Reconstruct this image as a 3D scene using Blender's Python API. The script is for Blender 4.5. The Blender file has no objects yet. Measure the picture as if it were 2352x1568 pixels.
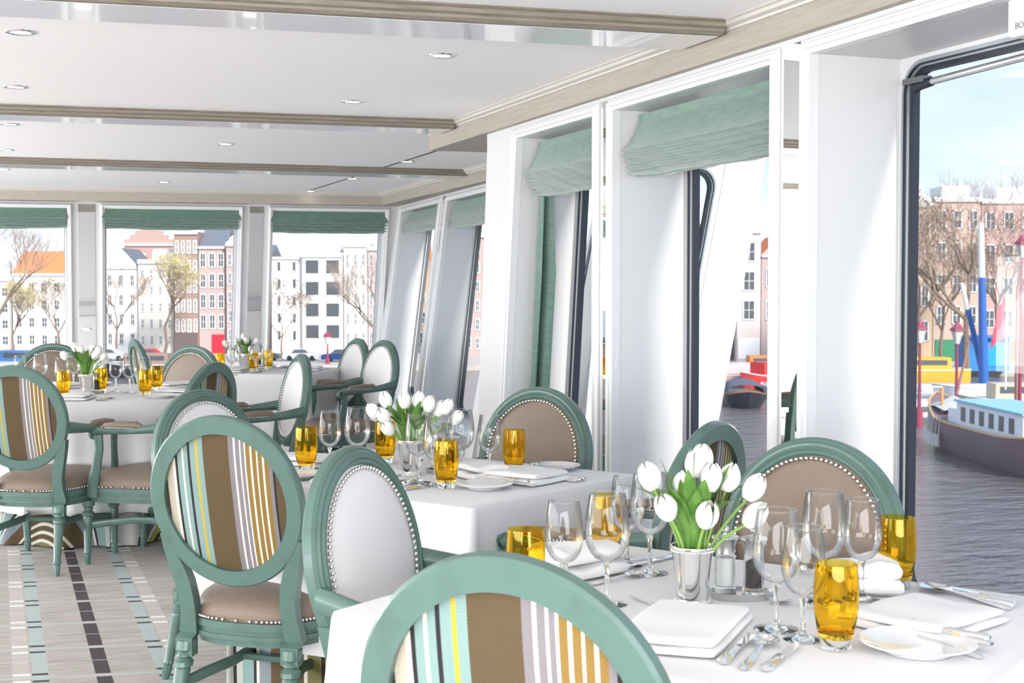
import bpy, math, random
from mathutils import Vector, Matrix
PI = math.pi
def rad(a): return a * PI / 180
C = bpy.context.scene.collection
sc = bpy.context.scene

# ------------------------------------------------------------------ camera
YAW, PIT, F = rad(20.9), math.atan(122 / 3100), 3100.0
cam_d = bpy.data.cameras.new('camera')
cam = bpy.data.objects.new('camera', cam_d); C.objects.link(cam); sc.camera = cam
cam_d.sensor_width = 36; cam_d.lens = 36 * F / 2352
cam_d.clip_start = .05; cam_d.clip_end = 2000
cam.location = (0, 0, 1.36)
cam.rotation_euler = (PI / 2 - PIT, 0, -YAW)
cam_d.dof.use_dof = True; cam_d.dof.focus_distance = 4.2; cam_d.dof.aperture_fstop = 10

# ------------------------------------------------------------------ world, sun, area lights, exposure
w = bpy.data.worlds.new('sky'); sc.world = w; w.use_nodes = True
nt = w.node_tree; nt.nodes.clear()
wo = nt.nodes.new('ShaderNodeOutputWorld'); bg = nt.nodes.new('ShaderNodeBackground')
tc = nt.nodes.new('ShaderNodeTexCoord'); sp = nt.nodes.new('ShaderNodeSeparateXYZ')
cr = nt.nodes.new('ShaderNodeValToRGB'); nz = nt.nodes.new('ShaderNodeTexNoise')
mx = nt.nodes.new('ShaderNodeMixRGB'); mp = nt.nodes.new('ShaderNodeMapping'); cr2 = nt.nodes.new('ShaderNodeValToRGB')
nt.links.new(tc.outputs['Generated'], sp.inputs[0]); nt.links.new(sp.outputs['Z'], cr.inputs[0])
for i, (p, c) in enumerate([(0, (.86, .90, .96, 1)), (.05, (.70, .80, .94, 1)), (.13, (.48, .64, .87, 1)), (.3, (.46, .63, .87, 1)), (1, (.45, .62, .9, 1))]):
    e = cr.color_ramp.elements[i] if i < 2 else cr.color_ramp.elements.new(p)
    e.position = p; e.color = c
mp.inputs['Scale'].default_value = (2, 2, 7)
nt.links.new(tc.outputs['Generated'], mp.inputs[0]); nt.links.new(mp.outputs[0], nz.inputs[0])
nz.inputs['Scale'].default_value = 1.6; nz.inputs['Detail'].default_value = 5
cr2.color_ramp.elements[0].position = .45; cr2.color_ramp.elements[0].color = (0, 0, 0, 1)
cr2.color_ramp.elements[1].position = .7; cr2.color_ramp.elements[1].color = (.5, .5, .5, 1)
nt.links.new(nz.outputs[0], cr2.inputs[0]); nt.links.new(cr2.outputs[0], mx.inputs[0])
nt.links.new(cr.outputs[0], mx.inputs[1]); mx.inputs[2].default_value = (1, 1, 1, 1)
nt.links.new(mx.outputs[0], bg.inputs[0]); bg.inputs[1].default_value = 0.97
nt.links.new(bg.outputs[0], wo.inputs[0])
def lamp(name, kind, energy, loc, rot=(0, 0, 0), size=None, color=(1, 1, 1)):
    l = bpy.data.lights.new(name, kind); l.energy = energy; l.color = color
    if kind == 'AREA' and size: l.shape = 'RECTANGLE'; l.size, l.size_y = size
    o = bpy.data.objects.new(name, l); C.objects.link(o); o.location = loc; o.rotation_euler = rot
    return o
def aim(o, d): o.rotation_euler = Vector(d).to_track_quat('-Z', 'Y').to_euler()
s = lamp('sun', 'SUN', 3.6, (0, 0, 30), color=(1, .96, .9)); s.data.angle = rad(9); aim(s, (-.10, .86, -.5))
# added area fills that lift the interior, in place of daylight from unseen windows
a = lamp('fill_port_side', 'AREA', 430, (-5.2, 5.0, 1.1), size=(14, 1.4), color=(.97, .985, 1)); aim(a, (1, 0, .75))
a = lamp('fill_port_bow', 'AREA', 170, (-4.8, 10.5, 1.1), size=(4, 1.4), color=(.97, .985, 1)); aim(a, (1, .1, .55))  # extra fill added to brighten the far ceiling
a = lamp('fill_aft', 'AREA', 320, (-1.2, -2.6, 1.1), size=(6, 1.4), color=(.98, .98, 1)); aim(a, (.2, 1, .6))  # added fill from behind the camera; the back wall has no windows
sc.view_settings.view_transform = 'Standard'; sc.view_settings.look = 'None'
sc.view_settings.exposure = 0.5; sc.view_settings.gamma = 1; sc.view_settings.use_curve_mapping = False
sc.cycles.max_bounces = 12; sc.cycles.diffuse_bounces = 4; sc.cycles.glossy_bounces = 6
sc.cycles.transmission_bounces = 12; sc.cycles.transparent_max_bounces = 24
sc.cycles.sample_clamp_indirect = 4; sc.cycles.blur_glossy = .6

# ------------------------------------------------------------------ materials
def mat(name, col=(.8, .8, .8), rough=.5, metal=0, spec=.5, bump=None, noise=None, trans=0, ior=1.45, sheen=0, emit=None, coat=0):
    m = bpy.data.materials.new(name); m.use_nodes = True
    t = m.node_tree; b = t.nodes['Principled BSDF']
    b.inputs['Base Color'].default_value = (*col, 1); b.inputs['Roughness'].default_value = rough
    b.inputs['Metallic'].default_value = metal; b.inputs['Specular IOR Level'].default_value = spec
    b.inputs['Transmission Weight'].default_value = trans; b.inputs['IOR'].default_value = ior
    b.inputs['Sheen Weight'].default_value = sheen; b.inputs['Coat Weight'].default_value = coat
    if emit: b.inputs['Emission Color'].default_value = (*emit[0], 1); b.inputs['Emission Strength'].default_value = emit[1]
    tc = None
    if noise or bump:
        tc = t.nodes.new('ShaderNodeTexCoord')
    if noise:   # (scale, other colour, low, high, stretch)
        n = t.nodes.new('ShaderNodeTexNoise'); n.inputs['Scale'].default_value = noise[0]; n.inputs['Detail'].default_value = 6
        mpn = t.nodes.new('ShaderNodeMapping'); mpn.inputs['Scale'].default_value = noise[4] if len(noise) > 4 else (1, 1, 1)
        r = t.nodes.new('ShaderNodeValToRGB')
        r.color_ramp.elements[0].position = noise[2]; r.color_ramp.elements[0].color = (*col, 1)
        r.color_ramp.elements[1].position = noise[3]; r.color_ramp.elements[1].color = (*noise[1], 1)
        t.links.new(tc.outputs['Object'], mpn.inputs[0]); t.links.new(mpn.outputs[0], n.inputs[0])
        t.links.new(n.outputs[0], r.inputs[0]); t.links.new(r.outputs[0], b.inputs['Base Color'])
    if bump:    # (kind, scale, strength, stretch)
        if bump[0] == 'voronoi': n2 = t.nodes.new('ShaderNodeTexVoronoi'); n2.inputs['Scale'].default_value = bump[1]
        else: n2 = t.nodes.new('ShaderNodeTexNoise'); n2.inputs['Scale'].default_value = bump[1]; n2.inputs['Detail'].default_value = 4
        mp2 = t.nodes.new('ShaderNodeMapping'); mp2.inputs['Scale'].default_value = bump[3] if len(bump) > 3 else (1, 1, 1)
        bp = t.nodes.new('ShaderNodeBump'); bp.inputs['Strength'].default_value = bump[2]; bp.inputs['Distance'].default_value = .002
        t.links.new(tc.outputs['Object'], mp2.inputs[0]); t.links.new(mp2.outputs[0], n2.inputs[0])
        t.links.new(n2.outputs[0], bp.inputs['Height']); t.links.new(bp.outputs[0], b.inputs['Normal'])
    return m
def uvramp(name, stops, rough=.8, axis='X', bump=True, wave=260):
    """constant-colour stripes along one UV axis; stops = [(pos, colour)...], at most 32"""
    m = mat(name, rough=rough, spec=.2); t = m.node_tree; b = t.nodes['Principled BSDF']
    tc = t.nodes.new('ShaderNodeTexCoord'); s_ = t.nodes.new('ShaderNodeSeparateXYZ'); r = t.nodes.new('ShaderNodeValToRGB')
    fr = t.nodes.new('ShaderNodeMath'); fr.operation = 'FRACT'
    t.links.new(tc.outputs['UV'], s_.inputs[0]); t.links.new(s_.outputs[axis], fr.inputs[0]); t.links.new(fr.outputs[0], r.inputs[0])
    r.color_ramp.interpolation = 'CONSTANT'
    for i, (p, c) in enumerate(stops):
        e = r.color_ramp.elements[i] if i < 2 else r.color_ramp.elements.new(p)
        e.position = p; e.color = (*c, 1)
    t.links.new(r.outputs[0], b.inputs['Base Color'])
    if bump:
        # herringbone weave: diagonal ribs that change direction every few millimetres
        def mth(op, a_, b_=None):
            n = t.nodes.new('ShaderNodeMath'); n.operation = op
            for i, v in enumerate((a_, b_)):
                if v is None: continue
                if isinstance(v, (int, float)): n.inputs[i].default_value = v
                else: t.links.new(v, n.inputs[i])
            return n.outputs[0]
        so = t.nodes.new('ShaderNodeSeparateXYZ'); t.links.new(tc.outputs['Object'], so.inputs[0])
        zig = mth('PINGPONG', mth('ADD', so.outputs['X'], 5), .0065)
        h = mth('PINGPONG', mth('MULTIPLY', mth('ADD', mth('ADD', so.outputs['Z'], 5), zig), 200), .5)
        k = mth('ADD', mth('MULTIPLY', h, .75), .78)
        hb = t.nodes.new('ShaderNodeMixRGB'); hb.blend_type = 'MULTIPLY'; hb.inputs[0].default_value = 1
        t.links.new(r.outputs[0], hb.inputs[1]); t.links.new(k, hb.inputs[2]); t.links.new(hb.outputs[0], b.inputs['Base Color'])
        bp = t.nodes.new('ShaderNodeBump'); bp.inputs['Strength'].default_value = .6; bp.inputs['Distance'].default_value = .001
        t.links.new(h, bp.inputs['Height']); t.links.new(bp.outputs[0], b.inputs['Normal'])
    return m
def glassmat(name, col=(1, 1, 1), ior=1.45):
    m = bpy.data.materials.new(name); m.use_nodes = True; t = m.node_tree; t.nodes.clear()
    o = t.nodes.new('ShaderNodeOutputMaterial'); g = t.nodes.new('ShaderNodeBsdfGlass')
    g.inputs['Color'].default_value = (*col, 1); g.inputs['IOR'].default_value = ior; g.inputs['Roughness'].default_value = 0
    t.links.new(g.outputs[0], o.inputs[0]); return m
def thinglass(name, col=(1, 1, 1), refl=.6, edge=None, blend=.35):
    """thin sheet of glass: straight-through transparency with Fresnel reflection"""
    m = bpy.data.materials.new(name); m.use_nodes = True; t = m.node_tree; t.nodes.clear()
    o = t.nodes.new('ShaderNodeOutputMaterial'); tr = t.nodes.new('ShaderNodeBsdfTransparent'); gl = t.nodes.new('ShaderNodeBsdfGlossy')
    fr = t.nodes.new('ShaderNodeFresnel'); mu = t.nodes.new('ShaderNodeMath'); mu.operation = 'MULTIPLY'; mu.use_clamp = True
    mix = t.nodes.new('ShaderNodeMixShader'); fr.inputs[0].default_value = 1.45
    tr.inputs[0].default_value = (*col, 1); gl.inputs['Roughness'].default_value = .0
    mu.inputs[1].default_value = refl
    if edge:
        lw = t.nodes.new('ShaderNodeLayerWeight'); lw.inputs[0].default_value = blend
        rr = t.nodes.new('ShaderNodeValToRGB'); rr.color_ramp.elements[0].color = (*col, 1); rr.color_ramp.elements[0].position = .35
        rr.color_ramp.elements[1].color = (*edge, 1); rr.color_ramp.elements[1].position = 1
        t.links.new(lw.outputs['Facing'], rr.inputs[0]); t.links.new(rr.outputs[0], tr.inputs[0])
    t.links.new(fr.outputs[0], mu.inputs[0]); t.links.new(mu.outputs[0], mix.inputs[0])
    t.links.new(tr.outputs[0], mix.inputs[1]); t.links.new(gl.outputs[0], mix.inputs[2]); t.links.new(mix.outputs[0], o.inputs[0])
    return m

M = {}
M['white'] = mat('white_lacquer', (.66, .66, .665), .22, spec=.5)
M['panel'] = mat('white_panel', (.60, .60, .60), .35)
M['ceil'] = mat('ceiling_texture', (.90, .885, .885), .9, bump=('noise', 220, .35))
M['gloss'] = mat('glossy_beam_panel', (.80, .80, .81), .16, spec=.9, coat=.6)
M['wood'] = mat('limed_wood', (.38, .335, .28), .45, noise=(9, (.31, .27, .22), .35, .75, (1, 1, 14)))
M['woodY'] = mat('limed_wood_long', (.37, .335, .285), .45, noise=(9, (.30, .265, .22), .35, .75, (6, .5, 14)))
M['woodX'] = mat('limed_wood_cross_shaded', (.27, .235, .19), .45, noise=(9, (.17, .14, .11), .3, .75, (.6, 6, 16)))  # backlit shade of the beam faces put into a darker wood colour
M['crown'] = mat('pale_crown', (.52, .49, .445), .35)
M['brass'] = mat('polished_nails', (.82, .8, .76), .22, metal=1)
M['chrome'] = mat('chrome', (.82, .82, .82), .08, metal=1)
M['silver'] = mat('silver_cup', (.86, .85, .84), .06, metal=1)
M['satin'] = mat('satin_steel', (.62, .62, .62), .28, metal=1)
M['mirror'] = mat('mirror_glass', (.86, .87, .87), .0, metal=1)
M['rubber'] = mat('black_rubber', (.012, .016, .028), .3)
M['alu'] = mat('grey_aluminium', (.33, .36, .38), .35, metal=.4)
M['paint'] = mat('green_paint', (.088, .158, .136), .36, noise=(14, (.07, .12, .09), .5, .8), coat=.15)
M['leather'] = mat('taupe_leather', (.205, .155, .115), .42, bump=('voronoi', 260, .5))
M['leatherS'] = mat('silver_leather', (.74, .73, .73), .34, bump=('noise', 120, .6, (1, 1, 4)))
M['cloth'] = mat('white_linen', (.73, .73, .735), .8, bump=('noise', 420, .15), spec=.2)
M['napkin'] = mat('white_napkin', (.80, .80, .80), .85, bump=('noise', 600, .25), spec=.15)
M['china'] = mat('white_china', (.76, .77, .78), .08, spec=.6)
M['blind'] = mat('green_silk', (.10, .185, .145), .42, noise=(8, (.145, .245, .195), .35, .7, (2, 2, 9)), bump=('noise', 18, .5, (1, 1, 3)), sheen=.4)
M['petal'] = mat('white_petal', (.80, .80, .75), .5, sheen=.2)
M['leaf'] = mat('tulip_leaf', (.075, .19, .03), .4, noise=(60, (.15, .30, .06), .4, .7, (1, 1, .2)))
M['stem'] = mat('tulip_stem', (.22, .38, .08), .45)
M['glass'] = glassmat('clear_glass', (.99, 1, 1))
M['bowl'] = thinglass('thin_clear_glass', (.99, .995, .995), .8, (.74, .77, .78), .5)
M['pane'] = thinglass('window_pane', (.98, .99, .995), .03)
M['amber'] = glassmat('amber_glass', (1.0, .86, .34))
M['amberthin'] = thinglass('thin_amber_glass', (1.0, .72, .12), .9, (.75, .34, .01), .45)
M['salt'] = mat('salt', (.85, .85, .85), .9)
M['pepper'] = mat('peppercorns', (.03, .02, .018), .6, bump=('voronoi', 300, 1))
M['dark'] = mat('dark_tray', (.20, .20, .21), .25, metal=.8)
M['lamp'] = mat('lamp_disc', (1, 1, 1), .5, emit=((1, .95, .86), 9.0))
M['plastic'] = mat('white_plastic', (.78, .78, .76), .4)
M['ink'] = mat('grey_ink', (.12, .12, .13), .5)
cream, tealc, brown, dark_, white_, gry, ochre, yel, olive = (.42, .38, .30), (.20, .30, .28), (.10, .070, .036), (.03, .025, .027), (.60, .57, .50), (.20, .185, .195), (.23, .145, .04), (.45, .33, .04), (.17, .155, .06)
ST = [(0, brown), (.02, dark_), (.035, cream), (.09, white_), (.115, dark_), (.135, tealc), (.175, white_), (.19, tealc), (.225, dark_), (.245, tealc),
      (.29, yel), (.31, tealc), (.355, brown), (.56, gry), (.60, white_), (.615, gry), (.645, white_), (.66, gry), (.68, white_), (.695, ochre),
      (.725, white_), (.74, ochre), (.77, white_), (.785, ochre), (.815, white_), (.83, ochre), (.86, gry), (.89, dark_), (.905, brown), (.97, olive)]
M['stripe'] = uvramp('striped_twill', ST)
g2, b2, o2 = (.42, .42, .39), (.20, .23, .25), (.30, .30, .08)
ST2 = [(0, g2), (.10, dark_), (.12, g2), (.16, tealc), (.24, dark_), (.26, white_), (.28, b2), (.36, brown), (.46, white_), (.48, brown), (.51, white_), (.53, brown), (.56, white_), (.58, olive), (.66, dark_), (.68, o2), (.73, white_), (.75, gry), (.83, dark_), (.85, g2)]
M['skirt'] = uvramp('striped_underskirt', ST2, bump=False)

def carpet():
    m = mat('carpet', rough=.95, spec=.1); t = m.node_tree; b = t.nodes['Principled BSDF']
    tc = t.nodes.new('ShaderNodeTexCoord'); sp = t.nodes.new('ShaderNodeSeparateXYZ'); t.links.new(tc.outputs['Object'], sp.inputs[0])
    def mth(op, a, b_=None, c=None):
        n = t.nodes.new('ShaderNodeMath'); n.operation = op
        for i, v in enumerate((a, b_, c)):
            if v is None: continue
            if isinstance(v, (int, float)): n.inputs[i].default_value = v
            else: t.links.new(v, n.inputs[i])
        return n.outputs[0]
    X = sp.outputs['X']; Yk = mth('ADD', sp.outputs['Y'], mth('MULTIPLY', X, .19))
    px = 1.16
    u = mth('ABSOLUTE', mth('SUBTRACT', mth('MODULO', mth('ADD', X, 20 * px - .335 + px / 2), px), px / 2))   # distance to a dark-stripe axis
    v = mth('MODULO', mth('ADD', Yk, 8 - 6.775 + .4), .4)            # 0 = white line, .2 = teal band
    def band(x, lo, hi): return mth('MULTIPLY', mth('GREATER_THAN', x, lo), mth('LESS_THAN', x, hi))
    def near(x, c, h): return mth('LESS_THAN', mth('ABSOLUTE', mth('SUBTRACT', x, c)), h)
    col = None
    n = t.nodes.new('ShaderNodeTexNoise'); n.inputs['Scale'].default_value = 4; n.inputs['Detail'].default_value = 8
    mpn = t.nodes.new('ShaderNodeMapping'); mpn.inputs['Scale'].default_value = (1, 7, 1)
    t.links.new(tc.outputs['Object'], mpn.inputs[0]); t.links.new(mpn.outputs[0], n.inputs[0])
    r = t.nodes.new('ShaderNodeValToRGB'); r.color_ramp.elements[0].position = .35; r.color_ramp.elements[0].color = (.40, .365, .335, 1)
    r.color_ramp.elements[1].position = .7; r.color_ramp.elements[1].color = (.54, .50, .465, 1); t.links.new(n.outputs[0], r.inputs[0])
    col = r.outputs[0]
    def over(mask, c, k=1.0):
        nonlocal col
        x = t.nodes.new('ShaderNodeMixRGB'); mm = mth('MULTIPLY', mask, k); t.links.new(mm, x.inputs[0])
        t.links.new(col, x.inputs[1]); x.inputs[2].default_value = (*c, 1); col = x.outputs[0]
    over(near(v, .2, .014), (.50, .58, .58), .6)
    over(near(v, .0, .004), (.16, .15, .15), .75)
    tb = band(u, .182, .236); pb = band(u, .243, .30); db = mth('LESS_THAN', u, .026)
    over(tb, (.44, .53, .52), .8); over(pb, (.58, .52, .49), .7)
    dash = mth('ADD', near(v, .155, .013), near(v, .245, .013))
    over(mth('MULTIPLY', tb, dash), (.10, .09, .095)); over(mth('MULTIPLY', pb, dash), (.85, .83, .80))
    over(mth('MULTIPLY', pb, near(v, 0, .006)), (.66, .64, .62))
    over(mth('MULTIPLY', db, mth('SUBTRACT', 1, near(v, .2, .02))), (.095, .08, .085)); over(mth('MULTIPLY', db, near(v, 0.0, .006)), (.66, .64, .62))
    fz = t.nodes.new('ShaderNodeTexNoise'); fz.inputs['Scale'].default_value = 180; t.links.new(tc.outputs['Object'], fz.inputs[0])
    mm = t.nodes.new('ShaderNodeMixRGB'); mm.blend_type = 'OVERLAY'; mm.inputs[0].default_value = .35
    t.links.new(col, mm.inputs[1]); t.links.new(fz.outputs[0], mm.inputs[2]); t.links.new(mm.outputs[0], b.inputs['Base Color'])
    bp = t.nodes.new('ShaderNodeBump'); bp.inputs['Strength'].default_value = .4; bp.inputs['Distance'].default_value = .004
    t.links.new(fz.outputs[0], bp.inputs['Height']); t.links.new(bp.outputs[0], b.inputs['Normal'])
    return m
M['carpet'] = carpet()

# ------------------------------------------------------------------ mesh helpers
class MB:
    def __init__(s): s.v = []; s.f = []; s.mi = []; s.uv = {}; s.mats = []
    def add(s, vs, fs, m=0, T=None, uvs=None):
        o = len(s.v)
        for p in vs:
            p = Vector(p)
            if T is not None: p = T @ p
            s.v.append(p)
        for f in fs: s.f.append([i + o for i in f]); s.mi.append(m)
        if uvs:
            for i, q in enumerate(uvs): s.uv[o + i] = q
        return s
    def box(s, c, d, m=0, T=None, rz=0):
        x, y, z = d[0] / 2, d[1] / 2, d[2] / 2; R = Matrix.Rotation(rz, 4, 'Z') if rz else None
        vs = [Vector((a * x, b * y, e * z)) for a in (-1, 1) for b in (-1, 1) for e in (-1, 1)]
        if R: vs = [R @ q for q in vs]
        vs = [q + Vector(c) for q in vs]
        return s.hexa(vs, m, T)
    def hexa(s, vs, m=0, T=None):
        # order: (---)(--+)(-+-)(-++)(+--)(+-+)(++-)(+++)
        return s.add(vs, [(0, 1, 3, 2), (4, 6, 7, 5), (0, 4, 5, 1), (2, 3, 7, 6), (0, 2, 6, 4), (1, 5, 7, 3)], m, T)
    def lathe(s, prof, seg=32, m=0, T=None, closed=False):
        vs = []; fs = []; n = len(prof)
        for i in range(seg):
            a = 2 * PI * i / seg; ca, sa = math.cos(a), math.sin(a)
            for r, z in prof: vs.append((r * ca, r * sa, z))
        for i in range(seg):
            j = (i + 1) % seg
            for k in range(n - 1 + (1 if closed else 0)):
                k2 = (k + 1) % n
                if prof[k][0] < 1e-7 and prof[k2][0] < 1e-7: continue
                if prof[k][0] < 1e-7: fs.append((i * n + k, j * n + k2, i * n + k2))
                elif prof[k2][0] < 1e-7: fs.append((i * n + k, j * n + k, i * n + k2))
                else: fs.append((i * n + k, j * n + k, j * n + k2, i * n + k2))
        return s.add(vs, fs, m, T)
    def tube(s, pts, rs, seg=10, m=0, T=None, cap=True, flat=None):
        """flat=(a,b): cross-section half-axes scale; axis 'a' lies sideways, 'b' upward"""
        pts = [Vector(p) for p in pts]; n = len(pts)
        if not isinstance(rs, (list, tuple)): rs = [rs] * n
        vs = []; fs = []; up = None
        for i, p in enumerate(pts):
            d = (pts[min(i + 1, n - 1)] - pts[max(i - 1, 0)]).normalized()
            if up is None: up = Vector((0, 0, 1)) if abs(d.z) < .9 else Vector((0, 1, 0))
            u = d.cross(up).normalized(); v_ = u.cross(d).normalized(); up = v_
            fa, fb = flat[i] if isinstance(flat, list) else (flat or (1, 1))
            for k in range(seg):
                a = 2 * PI * k / seg
                vs.append(p + u * (math.cos(a) * rs[i] * fa) + v_ * (math.sin(a) * rs[i] * fb))
        for i in range(n - 1):
            for k in range(seg):
                k2 = (k + 1) % seg
                fs.append((i * seg + k, i * seg + k2, (i + 1) * seg + k2, (i + 1) * seg + k))
        if cap: fs.append(tuple(range(seg))[::-1]); fs.append(tuple(range((n - 1) * seg, n * seg)))
        return s.add(vs, fs, m, T)
    def grid(s, fn, nu, nv, m=0, T=None, closeu=False, uv=None):
        vs = []; fs = []; uvs = []
        for i in range(nu + (0 if closeu else 1)):
            for j in range(nv + 1):
                vs.append(fn(i / nu, j / nv)); uvs.append(uv(i / nu, j / nv) if uv else (i / nu, j / nv))
        N = nv + 1
        for i in range(nu):
            i2 = (i + 1) % nu if closeu else i + 1
            for j in range(nv): fs.append((i * N + j, i2 * N + j, i2 * N + j + 1, i * N + j + 1))
        return s.add(vs, fs, m, T, uvs)
    def sphere(s, c, r, m=0, T=None, u=8, v=5):
        if not isinstance(r, (list, tuple)): r = (r, r, r)
        prof = []
        vs = []; fs = []
        for j in range(v + 1):
            th = PI * j / v
            for i in range(u):
                a = 2 * PI * i / u
                vs.append((c[0] + r[0] * math.sin(th) * math.cos(a), c[1] + r[1] * math.sin(th) * math.sin(a), c[2] + r[2] * math.cos(th)))
        for j in range(v):
            for i in range(u):
                i2 = (i + 1) % u; fs.append((j * u + i, (j + 1) * u + i, (j + 1) * u + i2, j * u + i2))
        return s.add(vs, fs, m, T)
    def ringsweep(s, path, prof, m=0, T=None, normals=None):
        """closed path of (centre, outward, up) frames; prof = closed list of (outward, up)"""
        vs = []; fs = []; n = len(prof); N = len(path)
        for c, o, u in path:
            for a, b in prof: vs.append(Vector(c) + Vector(o) * a + Vector(u) * b)
        for i in range(N):
            j = (i + 1) % N
            for k in range(n):
                k2 = (k + 1) % n; fs.append((i * n + k, j * n + k, j * n + k2, i * n + k2))
        return s.add(vs, fs, m, T)
    def mesh(s, name, mats, smooth=None):
        me = bpy.data.meshes.new(name); me.from_pydata([tuple(p) for p in s.v], [], s.f); me.update()
        for m in (mats if isinstance(mats, (list, tuple)) else [mats]): me.materials.append(m)
        if any(s.mi): me.polygons.foreach_set('material_index', s.mi)
        if s.uv:
            ul = me.uv_layers.new(name='UVMap')
            for l in me.loops: ul.data[l.index].uv = s.uv.get(l.vertex_index, (0, 0))
        import bmesh
        bm = bmesh.new(); bm.from_mesh(me); bmesh.ops.recalc_face_normals(bm, faces=bm.faces[:]); bm.to_mesh(me); bm.free()
        if smooth is not None:
            me.polygons.foreach_set('use_smooth', [True] * len(me.polygons))
            me.set_sharp_from_angle(angle=rad(smooth))
        return me
    def build(s, name, mats, parent=None, smooth=None, loc=None, rz=0):
        o = bpy.data.objects.new(name, s.mesh(name, mats, smooth)); C.objects.link(o)
        if parent is not None: o.parent = parent
        if loc is not None: o.location = loc
        if rz: o.rotation_euler = (0, 0, rz)
        return o
def inst(name, me, parent=None, loc=None, rz=0, sc_=None):
    o = bpy.data.objects.new(name, me); C.objects.link(o)
    if parent is not None: o.parent = parent
    if loc is not None: o.location = loc
    if rz: o.rotation_euler = (0, 0, rz)
    if sc_: o.scale = (sc_, sc_, sc_) if isinstance(sc_, (int, float)) else sc_
    return o
def tag(o, label, cat, group=None):
    o['label'] = label; o['category'] = cat
    if group: o['group'] = group
    return o
def struct(o): o['kind'] = 'structure'; return o
def thing(name, label, cat, loc=(0, 0, 0), rz=0, group=None):
    o = bpy.data.objects.new(name, None); C.objects.link(o); o.location = loc; o.rotation_euler = (0, 0, rz)
    o.empty_display_size = .1
    return tag(o, label, cat, group)
def dup(o, loc, rz, label, group=None):
    def cp(src, par):
        c = src.copy(); C.objects.link(c); c.parent = par
        for ch in KIDS.get(src.name, ()): cp(ch, c)
        return c
    r = cp(o, None); r.location = loc; r.rotation_euler = (0, 0, rz); r['label'] = label
    if group: r['group'] = group
    return r
KIDS = {}
def index_kids():
    KIDS.clear()
    for o in bpy.data.objects:
        if o.parent: KIDS.setdefault(o.parent.name, []).append(o)
# ------------------------------------------------------------------ the room
ZC, ZB, ZS = 2.24, 2.195, 2.127          # ceiling, beam underside, soffit underside
b = MB(); b.hexa([(-6.5, -3.5, -.05), (-6.5, -3.5, 0), (-6.5, 12.75, -.05), (-6.5, 12.75, 0), (2.66, -3.5, -.05), (2.66, -3.5, 0), (2.66, 12.75, -.05), (2.66, 12.75, 0)])
b.box((3.0, 9.5, -.025), (.68, 6.0, .05))
struct(b.build('floor', M['carpet']))
b = MB(); b.box((-1.92, 4.9, ZC + .03), (9.16, 17, .06)); b.box((3.2, 9.9, ZC + .03), (1.12, 7.0, .06)); struct(b.build('ceiling', M['ceil']))

# ceiling beams: wooden moulding on the near face, glossy panel underneath
def beam(n, y0, k, wd, x0, x1):
    r = bpy.data.objects.new('trim_%d' % n, None); C.objects.link(r); struct(r)
    def q(x, dy, z): return (x, y0 - k * x + dy, z)
    prof = [(-.045, ZC + .02), (-.045, ZC - .004), (-.032, ZC - .010), (-.028, ZC - .022), (-.014, ZC - .028), (-.012, ZC - .036), (.0, ZB), (.03, ZB), (.03, ZC + .02)]
    b = MB(); N = len(prof)
    vs = [q(x0, a, z) for a, z in prof] + [q(x1, a, z) for a, z in prof]
    b.add(vs, [tuple(range(N))[::-1], tuple(range(N, 2 * N))] + [(i, (i + 1) % N, (i + 1) % N + N, i + N) for i in range(N)])
    b.build('moulding', M['woodX'], r)
    b = MB(); b.hexa([q(x0, .03, ZB - .001), q(x0, .03, ZC + .02), q(x0, wd, ZB - .001), q(x0, wd, ZC + .02), q(x1, .03, ZB - .001), q(x1, .03, ZC + .02), q(x1, wd, ZB - .001), q(x1, wd, ZC + .02)])
    b.build('underside_panel', M['gloss'], r)
beam(1, 4.17, .10, .30, -6, 2.25)
beam(2, 6.965, .095, .25, -6, 2.25)
beam(3, 9.725, .055, .30, -6, 3.28)
beam(8, 1.35, .10, .30, -6, 2.25)

# soffits with crown moulding
CP = [(-.035, ZC + .01), (-.035, ZC - .004), (-.026, ZC - .008), (-.022, ZC - .018), (-.006, ZC - .024), (-.004, ZC - .031), (.004, ZC - .034), (.03, ZC - .034), (.03, ZC + .01)]
def crownrun(b, pts, nrm):
    """profile swept along a polyline; nrm(i) = unit vector pointing from room to wall at each point"""
    N = len(CP); vs = []
    for i, p in enumerate(pts):
        n = nrm[i]
        for a, z in CP: vs.append((p[0] + n[0] * a, p[1] + n[1] * a, z))
    fs = [tuple(range(N))[::-1], tuple(range((len(pts) - 1) * N, len(pts) * N))]
    for s_ in range(len(pts) - 1):
        for i in range(N): fs.append((s_ * N + i, s_ * N + (i + 1) % N, (s_ + 1) * N + (i + 1) % N, (s_ + 1) * N + i))
    b.add(vs, fs)
XS = 2.269
b = MB(); crownrun(b, [(XS, -3, 0), (XS, 7.24, 0), (3.4, 7.13, 0)], [(1, 0), (1, -1), (0, -1)])
crownrun(b, [(3.235, 7.35, 0), (3.275, 9.5, 0), (3.335, 12.13, 0), (-6, 13.2, 0)], [(1, 0), (1, 0), (1, 1), (0, 1)])
struct(b.build('trim_4', M['crown']))
b = MB()
b.hexa([(XS, -3, ZS), (XS, -3, ZC - .034), (XS, 7.24, ZS), (XS, 7.24, ZC - .034), (2.40, -3, ZS), (2.40, -3, ZC - .034), (2.40, 7.22, ZS), (2.40, 7.22, ZC - .034)])
b.hexa([(2.40, 6.42, ZS), (2.40, 6.42, ZC - .034), (2.40, 7.22, ZS), (2.40, 7.22, ZC - .034), (3.7, 6.42, ZS), (3.7, 6.42, ZC - .034), (3.7, 7.1, ZS), (3.7, 7.1, ZC - .034)])
struct(b.build('trim_5', M['woodY']))
b = MB()
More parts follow.
